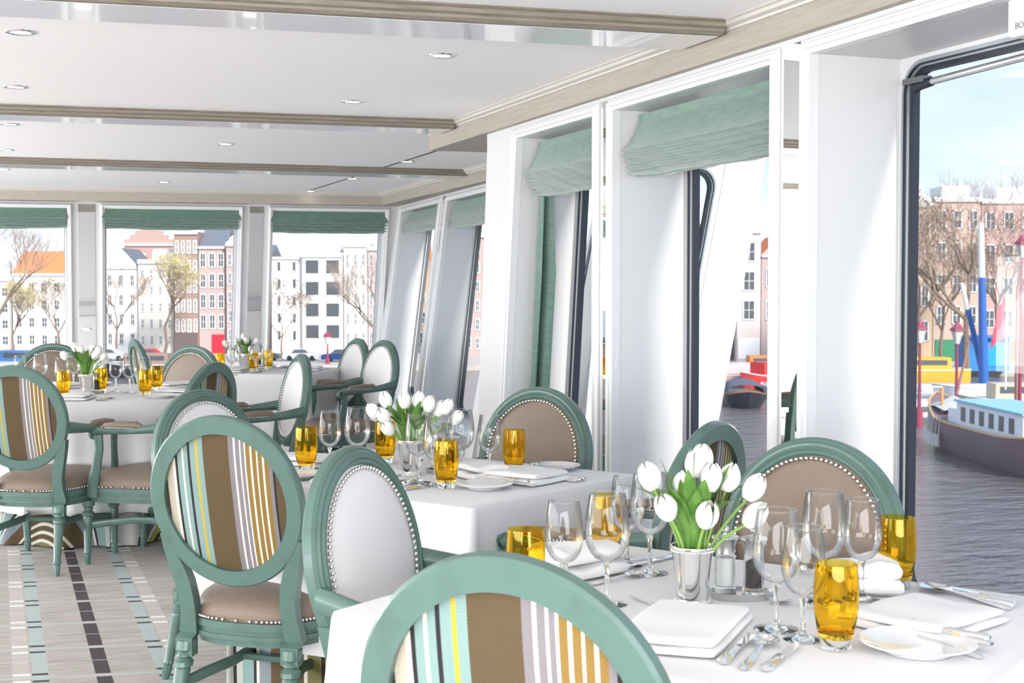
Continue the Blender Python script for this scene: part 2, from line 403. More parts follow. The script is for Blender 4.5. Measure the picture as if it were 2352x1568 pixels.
b.hexa([(3.24, 7.12, ZS), (3.24, 7.12, ZC - .034), (3.34, 12.13, ZS), (3.34, 12.13, ZC - .034), (3.6, 7.12, ZS), (3.6, 7.12, ZC - .034), (3.72, 12.6, ZS), (3.72, 12.6, ZC - .034)])
b.hexa([(-6, 13.2, ZS), (-6, 13.2, ZC - .034), (-6, 13.6, ZS), (-6, 13.6, ZC - .034), (3.34, 12.13, ZS), (3.34, 12.13, ZC - .034), (3.72, 12.6, ZS), (3.72, 12.6, ZC - .034)])
struct(b.build('trim_6', M['woodY']))

# ---- walls with deep window boxes, all laid out in (s, z, depth)
def PR(s, z, d): return Vector((2.30 + d, s, z))
def PB(s, z, d): return Vector((3.36 + .06 * (s - 9.4) + .2 * (z - 2.1) + d, s + .24 * (z - 2.1), z))
def PF(s, z, d):
    x = s + .035 * (s - .3) * (z - 2.1)
    return Vector((x, 12.73 - .13 * x + .2 * (z - 2.1) + d, z))
def pbox(b, P, s0, s1, z0, z1, d0, d1, m=0, sa=None, sb=None):
    """box in wall space; sa/sb = (bottom) overrides of s0, s1 for slanted sides"""
    a0 = s0 if sa is None else sa; b0 = s1 if sb is None else sb
    b.hexa([P(a0, z0, d0), P(s0, z1, d0), P(a0, z0, d1), P(s0, z1, d1), P(b0, z0, d0), P(s1, z1, d0), P(b0, z0, d1), P(s1, z1, d1)], m)
def rrect(s0, s1, z0, z1, r, n=8):
    pts = []
    for cx, cz, a0 in ((s1 - r, z1 - r, 0), (s0 + r, z1 - r, 90), (s0 + r, z0 + r, 180), (s1 - r, z0 + r, 270)):
        for i in range(n + 1):
            a = rad(a0 + 90 * i / n); pts.append((cx + r * math.cos(a), cz + r * math.sin(a), math.cos(a), math.sin(a)))
    return pts
def window(n, P, s0, s1, z0, z1, D, proud=.03, tw=.045, sb0=None, sb1=None, r=.09, inset=.022, dark=True):
    """frame moulding, gasket and glass of one window; s0..s1, z0..z1 = clear opening; sb = s at the bottom"""
    root = bpy.data.objects.new('window_%d' % n, None); C.objects.link(root); struct(root)
    sb0 = s0 if sb0 is None else sb0; sb1 = s1 if sb1 is None else sb1
    # moulded frame: three stepped strips all round
    b = MB()
    pf = [(-.0015, .02), (-.0015, -proud * .5), (.004, -proud * .62), (.012, -proud * .62), (.014, -proud * .85), (.020, -proud), (.027, -proud), (.030, -proud * .7), (.033, -proud * .62), (tw - .004, -proud * .55), (tw, -proud * .35), (tw, .004)]
    n_ = len(pf); vs = []
    for sx, sz in ((0, 0), (1, 0), (1, 1), (0, 1)):
        for w_, d_ in pf:
            base = ((sb1 if sx else sb0) if not sz else (s1 if sx else s0)); vs.append(P(base + (w_ if sx else -w_), (z1 + w_) if sz else (z0 - w_), d_))
    b.add(vs, [(c * n_ + k, ((c + 1) % 4) * n_ + k, ((c + 1) % 4) * n_ + k + 1, c * n_ + k + 1) for c in range(4) for k in range(n_ - 1)])
    b.build('frame_moulding', M['white'], root)
    # casing plate with a rounded opening, rubber gasket, aluminium ring, pane
    def PP(s, z, d):
        t = (z1 - z) / (z1 - z0)
        ds = (sb0 - s0) * t * (s1 - s) / (s1 - s0) + (sb1 - s1) * t * (s - s0) / (s1 - s0)
        return P(s + ds, z, d)
    i0, i1, k0, k1 = s0 + inset, s1 - inset, z0 + inset, z1 - inset
    rr = rrect(i0, i1, k0, k1, r)
    b = MB(); N = len(rr); outer = []
    for s, z, cs, cz in rr:
        qs = s0 - .01 if s < (s0 + s1) / 2 else s1 + .01; qz = z0 - .01 if z < (z0 + z1) / 2 else z1 + .01
        f = min((qs - s) / cs if abs(cs) > 1e-6 and (qs - s) / cs > 0 else 9, (qz - z) / cz if abs(cz) > 1e-6 and (qz - z) / cz > 0 else 9)
        outer.append((s + cs * f, z + cz * f))
    for dd in (D - .045, D - .005):
        b.add([PP(s, z, dd) for s, z, *_ in rr] + [PP(s, z, dd) for s, z in outer], [(i, (i + 1) % N, (i + 1) % N + N, i + N) for i in range(N)])
    b.add([PP(s, z, D - .045) for s, z, *_ in rr] + [PP(s, z, D - .005) for s, z, *_ in rr], [(i, (i + 1) % N, (i + 1) % N + N, i + N) for i in range(N)])
    b.build('casing', M['white'], root)
    def ring(w0, w1, d0, d1, name, m):
        b = MB(); q = []
        for s, z, cs, cz in rr: q.append((s, z, cs, cz))
        vs = []
        for s, z, cs, cz in q:
            for ww, dd in ((w0, d0), (w1, d0), (w1, d1), (w0, d1)): vs.append(PP(s - cs * ww, z - cz * ww, dd))
        fs = []
        for i in range(N):
            j = (i + 1) % N
            for k in range(4): fs.append((i * 4 + k, j * 4 + k, j * 4 + (k + 1) % 4, i * 4 + (k + 1) % 4))
        b.add(vs, fs); return b.build(name, m, root, smooth=40)
    if dark:
        ring(-.008, .004, D - .050, D - .040, 'alloy_rim', M['alu'])
        ring(.004, .009, D - .052, D - .02, 'inner_seal', M['rubber'])
        ring(.009, .014, D - .044, D - .02, 'glazing_bead', M['alu'])
        ring(.014, .027, D - .036, D - .008, 'outer_seal', M['rubber'])
    else:
        ring(-.008, .006, D - .050, D - .040, 'alloy_rim', M['white'])
        ring(.006, .011, D - .046, D - .02, 'seal', M['alu'])
    b = MB(); g = .012
    q = rrect(i0 + g, i1 - g, k0 + g, k1 - g, max(r - g, .03))
    b.add([PP(s, z, D - .02) for s, z, *_ in q], [tuple(range(len(q)))])
    b.build('glass', M['pane'], root)
    return root
def wallrun(name, P, s_lo, s_hi, z_lo, z_hi, D, openings, m, slant=None):
    b = MB(); cur = s_lo; curb = s_lo
    for (s0, s1, z0, z1, a0, a1) in openings:
        pbox(b, P, cur, s0, z0, z1, 0, D, sa=curb, sb=a0)
        cur, curb = s1, a1
        
    e = slant if slant is not None else s_hi
    z0, z1 = openings[0][2], openings[0][3]
    pbox(b, P, cur, s_hi, z0, z1, 0, D, sa=curb, sb=e)
    k = (e - s_hi) / (z1 - z0)
    pbox(b, P, s_lo, s_hi, z1, z_hi, 0, D)
    pbox(b, P, s_lo, e, z_lo, z0, 0, D, sb=e + k * z0)
    return struct(b.build(name, m))
Z0, Z1 = .38, 2.064
# right-hand (starboard) wall: windows 1..5 from the bow panel towards the camera
RO = [(-2.4, -.9), (-.75, .62), (.77, 2.09), (2.21, 3.49), (3.706, 4.873), (5.055, 5.93)]
ops = [(a_, b_, Z0, Z1, a_, b_ if i < 5 else 6.15) for i, (a_, b_) in enumerate(RO)]
wallrun('wall_right', PR, -3.4, 6.37, 0, ZC + .03, .36, ops, M['panel'], slant=6.54)
for i, (a_, b_) in enumerate(RO[::-1]):
    window(i + 1, PR, a_, b_, Z0, Z1, .36, sb1=6.15 if i == 0 else None)
# bow side wall beyond the step
BO = [(7.3, 8.35), (8.55, 10.36), (10.62, 12.02)]
wallrun('wall_bow_side', PB, 6.9, 12.3, 0, ZS + .02, .30, [(a_, b_, Z0, Z1, a_, b_) for a_, b_ in BO], M['panel'])
for i, (a_, b_) in enumerate(BO): window(7 + i, PB, a_, b_, Z0, Z1, .30, tw=.04)
# curved bow front
FO = [(-3.55, -2.25), (-2.0, -.72), (-.62, .60), (.915, 2.085), (2.39, 3.42)]
wallrun('wall_front', PF, -6, 3.62, 0, ZS + .02, .16, [(a_, b_, Z0, Z1, a_, b_) for a_, b_ in FO], M['panel'])
for i, (a_, b_) in enumerate(FO): window(10 + i, PF, a_, b_, Z0, Z1 + .01, .16, tw=.04, dark=False, r=.03, inset=.012)
# step bulkhead between the cabin side and the wider bow, with its own small window
def PK(s, z, d): return Vector((s + .2 * (z - 2.1), 6.60 + d, z))
wallrun('wall_step', PK, 2.62, 4.05, -2.2, 2.6, .12, [(3.0, 3.80, .35, 2.06, 3.0, 3.80)], M['white'])
window(15, PK, 3.02, 3.80, .35, 2.06, .05, proud=.01, tw=.03, r=.12, inset=.04)
# ends of the room
b = MB(); b.box((-.9, -3.42, 1.1), (8, .1, 2.3)); struct(b.build('wall_back', M['panel']))
b = MB(); b.box((-6.0, 5.0, .28), (.1, 17, .56)); b.box((-6.0, 5.0, 2.15), (.1, 17, .25))
for yy in (-3.3, 0.4, 4.1, 7.8, 11.5, 13.3): b.box((-6.0, yy, 1.2), (.1, .3, 2.0))
struct(b.build('wall_left', M['panel']))
# skirting board under the right-hand windows
b = MB(); b.box((2.29, 1.5, .06), (.02, 9.6, .12)); struct(b.build('baseboard_right', M['white']))

# ---- mirror strips between the windows
def mirror(P, s0, s1, label, z0=.42, z1=2.11, group='mirror strips between the window frames'):
    b = MB(); pbox(b, P, s0, s1, z0, z1, -.006, .0)
    return tag(b.build('wall_mirror', M['mirror']), label, 'mirror')
mirror(PR, 3.545, 3.655, 'tall mirror strip beside the big clear window with no blind, above the leather chair')
mirror(PR, 4.925, 5.005, 'narrow mirror strip between the two right-hand windows with green blinds')
mirror(PF, .69, .835, 'mirror strip in the far wall behind the tulips of the round table')
mirror(PF, 2.18, 2.305, 'mirror strip in the far wall behind the tulips of the farthest table')
mirror(PB, 10.44, 10.54, 'slanted mirror strip between the two far side windows, right of the far corner')

# ---- downlights
def downlight(x, y, label):
    t = thing('downlight', label, 'ceiling light', (x, y, ZC), group='recessed downlights in the ceiling')
    b = MB(); b.lathe([(.034, .0), (.036, -.004), (.050, -.004), (.052, 0)], 28); b.build('trim_ring', M['chrome'], t, smooth=30)
    b = MB(); b.lathe([(0, -.0015), (.034, -.0015)], 24); b.build('lens', M['lamp'], t)
DL = [(.09, 4.97, 'downlight nearest the upper left corner of the picture, first row'), (.09, 6.32, 'downlight at the left edge, second in the near ceiling panel'),
      (1.585, 4.90, 'largest downlight above the middle tables, close to the near beam'), (1.58, 6.25, 'downlight in the near ceiling panel, just before the second beam'),
      (.08, 7.76, 'downlight at the left edge just behind the second beam'), (1.32, 8.35, 'downlight in the middle of the ceiling panel behind the second beam'),
      (2.68, 9.05, 'downlight right of centre just before the third beam'), (.07, 9.2, 'downlight at the left edge just before the third beam'),
      (1.31, 11.5, 'small downlight in the farthest ceiling panel, left of centre'), (2.68, 10.6, 'small downlight in the farthest panel, right and close to the third beam'),
      (2.67, 12.1, 'small downlight closest to the far crown moulding'), (.06, 10.7, 'small downlight at the left edge in the farthest panel')]
for x, y, l in DL: downlight(x, y, l)

# ---- roman blinds
def blind(P, s0, s1, d, ztop, zbot, label, seed, folds=6, bulge=.06, inward=0.0):
    rnd = random.Random(seed)
    H_ = ztop - zbot; body = H_ * .56
    prof = [(0, ztop), (0, ztop - .03), (.004, ztop - .032)]
    prof += [(bulge * .15, ztop - body * .4), (bulge * .55, ztop - body * .8), (bulge * .95, ztop - body)]
    z = ztop - body; step = (H_ - body) / folds
    for k in range(folds):
        dd = bulge * (1.0 - .09 * k)
        prof += [(dd + .004, z - step * .3), (dd - .008, z - step * .62), (dd - .030, z - step * .72), (dd - .026, z - step * .95)]
        z -= step
    prof += [(.0, zbot), (-.02, zbot + .02), (-.02, ztop)]
    ph = [rnd.uniform(0, 6.28) for _ in range(12)]
    n = len(prof); b = MB(); NS = 70
    def f(u, v):
        k = v * (n - 1); i = min(int(k), n - 2); fr = k - i
        dd = prof[i][0] * (1 - fr) + prof[i + 1][0] * fr; zz = prof[i][1] * (1 - fr) + prof[i + 1][1] * fr
        low = max(0, min(1, (ztop - .04 - zz) / H_))
        wob = (math.sin(u * 9 + ph[0] + i * .35) * .003 + math.sin(u * 23 + ph[1] + i * .5) * .0018 + math.sin(u * 47 + ph[2] + i * .8) * .0010) * low
        s = s0 + (s1 - s0) * u - inward * low * (1 if u > .5 else -1) * abs(2 * u - 1) ** 6
        return P(s, zz + wob * .9 - (.012 * math.sin(PI * u) * low if zz < ztop - .05 else 0), d - dd - wob)
    b.grid(f, NS, n - 1)
    o = b.build('roman_blind', M['blind'], smooth=50)
    return tag(o, label, 'blind', 'green silk roman blinds')
blind(PR, 3.72, 4.835, .085, 2.045, 1.80, 'large green silk roman blind on the right, in the window next to the clear one', 1, 5, .07)
blind(PR, 5.07, 5.90, .085, 2.045, 1.79, 'green silk roman blind above the green curtain strip, left of the largest blind', 2, 7, .065)
blind(PB, 8.57, 10.34, .06, 2.05, 1.84, 'green blind on the far side wall, partly hidden by the white panel', 3, 5, .05)
blind(PB, 10.64, 12.0, .06, 2.05, 1.86, 'short green blind on the side wall right in the far corner', 4, 5, .045)
blind(PF, -.60, .59, .0, 2.115, 1.895, 'green blind cut off by the left edge of the picture', 5, 4, .04)
blind(PF, .89, 2.10, .0, 2.115, 1.895, 'wide green blind in the far wall above the brick houses', 6, 4, .04)
blind(PF, 2.365, 3.44, .0, 2.115, 1.875, 'green blind in the far wall above the white block of flats', 7, 4, .04)
blind(PF, -1.98, -.74, .0, 2.115, 1.895, 'green blind of the far wall seen only in a mirror strip', 8, 4, .04)
# curtain hanging at the far side of window 1
b = MB()
def cf(u, v):
    z = 2.03 - v * 1.5; k = .10 * (.35 + .65 * min(1, v * 2.5)); t = (2.064 - z) / 1.6
    return PR(5.90 + .22 * t - .01 - .03 * math.sin(u * 9 + v), z, .10 + u * k + .012 * math.sin(u * 17))
b.grid(cf, 24, 20); o = b.build('curtain', M['blind'], smooth=60)
tag(o, 'narrow green curtain hanging down the left side of the window under its blind', 'curtain')

# ---- loudspeaker and window stay in the top right corner
t = thing('loudspeaker', 'white loudspeaker box at the top right corner of the picture above the clear window', 'speaker', (2.40, 2.59, 2.02))
b = MB(); b.box((0, 0, .05), (.13, .22, .19)); o = b.build('cabinet', M['plastic'], t)
bm_ = o.modifiers.new('bevel', 'BEVEL'); bm_.width = .012; bm_.segments = 3
fc = bpy.data.curves.new('brand_text', 'FONT'); fc.body = 'BOSE'; fc.size = .022; fc.extrude = .0004
fo = bpy.data.objects.new('brand_text', fc); C.objects.link(fo)
dg = bpy.context.evaluated_depsgraph_get(); me = bpy.data.meshes.new_from_object(fo.evaluated_get(dg)); me.materials.append(M['ink'])
bpy.data.objects.remove(fo)
o = inst('lettering', me, t, (-.0658, .078, -.028)); o.rotation_euler = (PI / 2, 0, -PI / 2)
t = thing('window_stay', 'grey telescopic window stay tube along the top of the clear window', 'window hardware', (2.60, 2.9, 1.985))
b = MB(); b.tube([(0, .42, -.012), (0, -.02, .0)], .011, 12); b.build('tube', M['satin'], t, smooth=40)
b = MB(); b.tube([(0, .50, -.020), (0, .42, -.012)], .014, 12); b.build('end_cap', M['rubber'], t, smooth=40)
b = MB(); b.tube([(0, .0, .0), (0, -.10, .004)], .013, 12); b.build('end_cap', M['rubber'], t, smooth=40)
b = MB(); b.box((.0, .49, .0), (.03, .10, .018)); b.build('bracket', M['dark'], t)
b = MB(); b.box((0, -.16, .012), (.045, .09, .035)); b.box((-.01, -.20, -.012), (.03, .03, .03)); b.build('latch', M['dark'], t)
# ------------------------------------------------------------------ chairs
OW, OH, OZ = .249, .253, .747            # outer half width, half height, centre height of the oval back
LEAN = rad(11)
def oval_path(w_, h_, n=64, off=0.0, cz=OZ):
    """frames (centre, outward, thickness dir) on the leaning back plane; local chair space, facing +Y"""
    out = []
    for i in range(n):
        a = 2 * PI * i / n
        x = w_ * math.cos(a); z = h_ * math.sin(a)
        nx, nz = math.cos(a) / w_, math.sin(a) / h_; L = math.hypot(nx, nz); nx /= L; nz /= L
        out.append((backpt(x, z, off), backdir(nx, nz), backnorm()))
    return out
BY = -.27                                # y of the back at its lower end
def backpt(x, z, off=0):
    y = BY - math.tan(LEAN) * (z + OH) + off * math.cos(LEAN)
    return (x, y, OZ + z + off * math.sin(LEAN))
def backdir(nx, nz): return (nx, -math.sin(LEAN) * nz, math.cos(LEAN) * nz)
def backnorm(): return (0, math.cos(LEAN), math.sin(LEAN))
def post(b, s):
    """rear post: a shaped board from the oval's lower flank down to the seat block"""
    cl = [(.224, -.105, .014), (.208, -.150, .034), (.190, -.200, .050), (.176, -.250, .053), (.168, -.300, .049), (.168, -.345, .050), (.173, -.385, .056), (.175, -.41, .056)]
    pts = []
    for x, z, wd in cl:
        q = Vector(backpt(s * x, z, 0)); pts.append((q.x, q.y, q.z, wd))
    pts.append((s * .175, BY + .004, .325, .056)); pts.append((s * .175, BY + .004, .272, .056))
    vs = []
    for x, y, z, wd in pts:
        for dx, dy in ((-1, -1), (-.8, 1), (.8, 1), (1, -1)): vs.append((x + dx * wd / 2, y + dy * .021, z))
    fs = []
    for i in range(len(pts) - 1):
        for k in range(4): fs.append((i * 4 + k, i * 4 + (k + 1) % 4, (i + 1) * 4 + (k + 1) % 4, (i + 1) * 4 + k))
    n = len(pts); fs.append((0, 1, 2, 3)); fs.append(tuple((n - 1) * 4 + k for k in range(4))[::-1])
    b.add(vs, fs)
def turned(b, x0, y0, x1, y1, z0=.318, fl=True):
    """turned and fluted leg from the block down to the foot"""
    prof = [(.030, 0), (.030, -.03), (.018, -.037), (.024, -.047), (.024, -.052), (.018, -.058), (.029, -.070), (.029, -.085), (.022, -.09)]
    zz = [p[1] for p in prof]
    b0 = MB(); seg = 20; rings = []
    full = [(r, -z) for r, z in prof] + [(.0245, .10), (.0165, .285), (.0205, .292), (.0205, .300), (.015, .306), (.0175, .325), (.012, .364), (0, .365)]
    full = [(0, 0)] + full
    full = [(r, d * z0 / .365) for r, d in full]
    vs = []; fs = []; n = len(full)
    for i in range(seg):
        a = 2 * PI * i / seg
        for r, d in full:
            rr = r
            if fl and .095 < d < .29: rr = r * (1 - .13 * (i % 2))
            t = d / z0
            vs.append((x0 + (x1 - x0) * t + rr * math.cos(a), y0 + (y1 - y0) * t + rr * math.sin(a), z0 - d))
    for i in range(seg):
        j = (i + 1) % seg
        for k in range(n - 1): fs.append((i * n + k, j * n + k, j * n + k + 1, i * n + k + 1) if full[k][0] > 0 and full[k + 1][0] > 0 else ((i * n + k, j * n + k + 1, i * n + k + 1) if full[k][0] == 0 else (i * n + k, j * n + k, i * n + k + 1)))
    b.add(vs, fs)
def seat_outline(n=48, grow=0):
    pts = []
    for i in range(n):
        a = 2 * PI * i / n; c, s = math.cos(a), math.sin(a)
        e = .55
        x = abs(c) ** e * (1 if c > 0 else -1); y = abs(s) ** e * (1 if s > 0 else -1)
        wd = .198 + .082 * (y + 1) / 2
        pts.append((x * (wd + grow), y * (.255 + grow) + .0 + (.018 * (1 - x * x) if y > 0 else -.022 * (1 - x * x))))
    return pts
def build_chair():
    root = thing('dining_armchair', 'x', 'chair', group='round-backed armchairs around the dining tables')
    # oval back frame: flat rear, stepped mouldings in front
    prof = [(-.050, -.022), (-.006, -.022), (.0, -.016), (.0, .004), (-.007, .011), (-.010, .010), (-.016, .017), (-.022, .016), (-.029, .022), (-.035, .017), (-.040, .018), (-.046, .010), (-.049, .006)]
    b = MB(); b.ringsweep(oval_path(OW, OH, 72), prof); b.build('back_frame', M['paint'], root, smooth=35)
    # upholstered front pad (leather by default), nails, striped rear panel
    def pad(off, puff, inner):
        b = MB()
        def f(u, v):
            a = 2 * PI * u; r = v
            x = (OW - inner) * r * math.cos(a); z = (OH - inner) * r * math.sin(a)
            return backpt(x, z, off + puff * (1 - r ** 3))
        b.grid(f, 64, 12, closeu=True, uv=lambda u, v: (.5 + .5 * v * math.cos(2 * PI * u), .5 + .5 * v * math.sin(2 * PI * u)))
        return b
    pad(.010, .016, .043).build('front_upholstery', M['leather'], root, smooth=60)
    b = pad(-.006, -.010, .044)
    b.build('rear_panel', M['stripe'], root, smooth=60)
    b = MB()
    for c, o, u in oval_path(OW - .052, OH - .052, 90): b.sphere(Vector(c) + Vector(u) * .018, .0056, u=6, v=4)
    b.build('nail_trim', M['brass'], root, smooth=60)
    for s in (-1, 1): b = MB(); post(b, s); b.build('back_post', M['paint'], root, smooth=50)
    # seat rail (three mouldings), cushion, nails
    b = MB()
    for grow, z0, z1 in ((-.004, .312, .332), (.006, .332, .346), (.0, .346, .362), (.008, .362, .384)):
        o = seat_outline(48, grow); N = len(o)
        b.add([(x, y, z0) for x, y in o] + [(x, y, z1) for x, y in o], [(i, (i + 1) % N, (i + 1) % N + N, i + N) for i in range(N)] + [tuple(range(N))[::-1], tuple(range(N, 2 * N))])
    b.build('seat_rail', M['paint'], root, smooth=35)
    b = MB()
    o = seat_outline(48)
    def cf(u, v):
        x, y = o[int(round(u * 48)) % 48]
        prof_ = [(0.985, .382), (1.0, .397), (.985, .417), (.94, .436), (.85, .450), (.6, .463), (.3, .468), (0, .470)]
        k, z = prof_[int(round(v * 7))]
        return (x * k, y * k, z)
    b.grid(cf, 48, 7, closeu=True); b.build('seat_cushion', M['leather'], root, smooth=60)
    b = MB(); o = seat_outline(96, .0055)
    L = 0
    for i in range(96): b.sphere((o[i][0], o[i][1], .3905), .0056, u=6, v=4)
    b.build('seat_nail_trim', M['brass'], root, smooth=60)
    for s in (-1, 1):
        b = MB(); turned(b, s * .235, .205, s * .235, .215); b.build('leg', M['paint'], root, smooth=35)
        b = MB(); turned(b, s * .175, BY + .004, s * .190, BY - .075); b.build('leg', M['paint'], root, smooth=35)
    b = MB()
    for s in (-1, 1):
        b.tube([(s * .180, BY - .02, .190), (s * .15, -.20, .205), (s * .12, -.10, .215), (s * .13, .02, .215), (s * .19, .12, .205), (s * .233, .205, .195)], .014, 8, flat=(.8, 1.3))
    b.tube([(-.125, -.04, .215), (0, -.04, .215), (.125, -.04, .215)], .013, 8, flat=(1.2, .9))
    b.build('stretcher', M['paint'], root, smooth=40)
    # arms with scrolls
    for s in (-1, 1):
        b = MB()
        pts = [backpt(s * .238, -.045, .0), (s * .262, BY + .06, .690), (s * .285, BY + .16, .680), (s * .292, BY + .28, .674), (s * .290, BY + .36, .672), (s * .288, BY + .395, .664)]
        b.tube(pts, [.023, .022, .024, .026, .026, .024], 10, flat=[(.7, 1.3), (.8, 1.1), (1.0, .8), (1.15, .7), (1.1, .75), (1.0, .8)])
        sc2 = []
        for k in range(14):
            a = rad(90 - 32 * k); r = .026 - .0016 * k
            sc2.append((s * .288, BY + .395 + r * math.cos(a), .652 + r * math.sin(a)))
        b.tube(sc2, [.0115 - .0004 * k for k in range(14)], 8, flat=(1.7, 1))
        b.tube([(s * .288, BY + .375, .65), (s * .288, BY + .37, .58), (s * .282, BY + .39, .50), (s * .268, BY + .42, .42), (s * .262, BY + .43, .345)], [.023, .021, .022, .028, .029], 10, flat=(.75, 1.1))
        a_ = b.build('armrest', M['paint'], root, smooth=40)
        b = MB(); b.tube([(s * .272, BY + .12, .694), (s * .284, BY + .16, .704), (s * .290, BY + .25, .702), (s * .289, BY + .33, .694), (s * .289, BY + .345, .686)], [.008, .026, .028, .025, .008], 12, flat=(1.05, .68))
        b.build('arm_pad', M['leather'], a_, smooth=60)
        b = MB()
        for k in range(22):
            t = k / 21; y = BY + .13 + .21 * t; x = .274 + .017 * math.sin(min(1, t * 1.4) * PI / 2)
            for q in (-1, 1): b.sphere((s * x + q * .0265 * math.sin(PI * (.08 + .84 * t)) ** .4, y, .689), .0042, u=5, v=3)
        b.build('arm_nail_trim', M['brass'], a_, smooth=60)
    return root
proto = build_chair()
index_kids()
def chair(bx, by, phi, label, silver=False, first=[True]):
    """bx, by = where the top of the back stands; phi = facing direction in degrees from +X"""
    top = backpt(0, OH)[1]
    d = (math.cos(rad(phi)), math.sin(rad(phi)))
    loc = (bx - d[0] * top, by - d[1] * top, 0); rz = rad(phi - 90)
    if first[0]: first[0] = False; o = proto; o.location = loc; o.rotation_euler = (0, 0, rz); o['label'] = label
    else: o = dup(proto, loc, rz, label)
    return o
CH = [(.64, 1.713, 43, 'striped-back armchair in the very foreground, only its upper back in view'),
 (1.855, 2.77, 206, 'taupe leather armchair behind the nearest table, by the clear window'),
 (1.82, 3.22, 125, 'armchair seen obliquely from behind between the nearest tulips and the window, striped rear panel'),
 (.748, 3.00, 317, 'pale silver-grey leather armchair between the foreground chair and the big striped one'),
 (.585, 3.87, 50, 'big striped-back armchair with its leather seat in full view, left of centre'),
 (1.86, 4.57, 212, 'taupe leather armchair behind the second table, in front of the white wall panel'),
 (.674, 4.91, 305, 'silver-grey leather armchair showing only its rounded top behind the big striped chair'),
 (1.00, 6.73, 140, 'striped-back armchair right of the round table with its scrolled left arm showing'),
 (.068, 6.76, 62, 'striped-back armchair cut by the left edge of the picture, front of the round table'),
 (.342, 9.35, 265, 'taupe leather armchair behind the tulips of the round table'),
 (1.16, 8.68, 222, 'taupe leather armchair to the right behind the round table'),
 (.915, 9.93, 8, 'armchair seen edge-on far back between the round table and the far windows'),
 (1.57, 7.36, 184, 'armchair seen from the side in front of the farthest table, arms pointing left'),
 (2.45, 9.55, 190, 'farther of the two side-on armchairs right of the farthest table'),
 (2.53, 9.12, 194, 'nearer of the two side-on armchairs right of the farthest table, scrolled arm in view')]
for i, (x, y, p, l) in enumerate(CH):
    o = chair(x, y, p, l)
    if i in (3, 6, 12, 13, 14):     # silver-grey upholstery on the back
        for ch in o.children_recursive:
            if ch.name.startswith('front_upholstery'):
                me = M.setdefault('_silverpad', None) or ch.data.copy(); M['_silverpad'] = me
                me.materials[0] = M['leatherS']; ch.data = me

# ------------------------------------------------------------------ tables with cloths
TZ = .77
def square_outline(h, r, n=10):
    hx, hy = h; pts = []
    for cx, cy, a0 in ((hx - r, hy - r, 0), (-hx + r, hy - r, 90), (-hx + r, -hy + r, 180), (hx - r, -hy + r, 270)):
        for i in range(n + 1):
            a = rad(a0 + 90 * i / n); pts.append((cx + r * math.cos(a), cy + r * math.sin(a), math.cos(a), math.sin(a), abs(math.sin(2 * a))))
        # subdivide straight run to next corner
    out = []
    for i, p in enumerate(pts):
        q = pts[(i + 1) % len(pts)]; out.append(p)
        L = math.hypot(q[0] - p[0], q[1] - p[1])
        if L > .1:
            m = int(L / .025)
            for k in range(1, m):
                t = k / m; out.append((p[0] + (q[0] - p[0]) * t, p[1] + (q[1] - p[1]) * t, p[2], p[3], 0))
    return out
def round_outline(r, n=160): return [(r * math.cos(2 * PI * i / n), r * math.sin(2 * PI * i / n), math.cos(2 * PI * i / n), math.sin(2 * PI * i / n), .25) for i in range(n)]
def drape(outl, ztop, zbot, flare, fold, folds, seed, name, m, root_loc, rz, top=True, inset=0.0, uvlen=1.0, shear=0.0, cornerflare=.035):
    rnd = random.Random(seed); n = len(outl); b = MB()
    ph = rnd.uniform(0, 6.28)
    per = [0]
    for i in range(n): q = outl[(i + 1) % n]; per.append(per[-1] + math.hypot(q[0] - outl[i][0], q[1] - outl[i][1]))
    Lp = per[-1]
    levels = [0, .012, .03, .06, .12, .2, .3, .42, .55, .68, .8, .9, 1.0]
    def f(u, v):
        i = int(round(u * n)) % n; x, y, nx, ny, c = outl[i]; lv = levels[int(round(v * (len(levels) - 1)))]
        k = per[int(round(u * n))] / Lp * 2 * PI
        rc = .012
        z = ztop - lv * (ztop - zbot)
        e = -inset
        if lv == 0: return (x - nx * rc * 1.3, y - ny * rc * 1.3, ztop)
        if lv == .012: e -= rc * .25; z = ztop - rc * .25
        if lv == .03: z = ztop - rc * 1.2
        wv = (math.sin(k * folds + ph) + .5 * math.sin(k * folds * 1.7 + ph * 2) + .35 * math.sin(k * folds * 2.9 + ph * 3)) * fold * lv ** 1.2
        e += flare * lv + wv + c * cornerflare * lv ** .9 * (1 + .25 * math.sin(k * folds * 3 + ph))
        return (x + nx * e, y + ny * e, z)
    b.grid(f, n, len(levels) - 1, closeu=True, uv=lambda u, v: (per[int(round(u * n))] * uvlen + shear * v * math.sin(per[int(round(u * n))] * 3.1), v))
    if top:
        N = len(levels)
        b.f.append([i * N for i in range(n)]); b.mi.append(0)
    o = b.build(name, m, None, smooth=50, loc=root_loc, rz=rz)
    return o
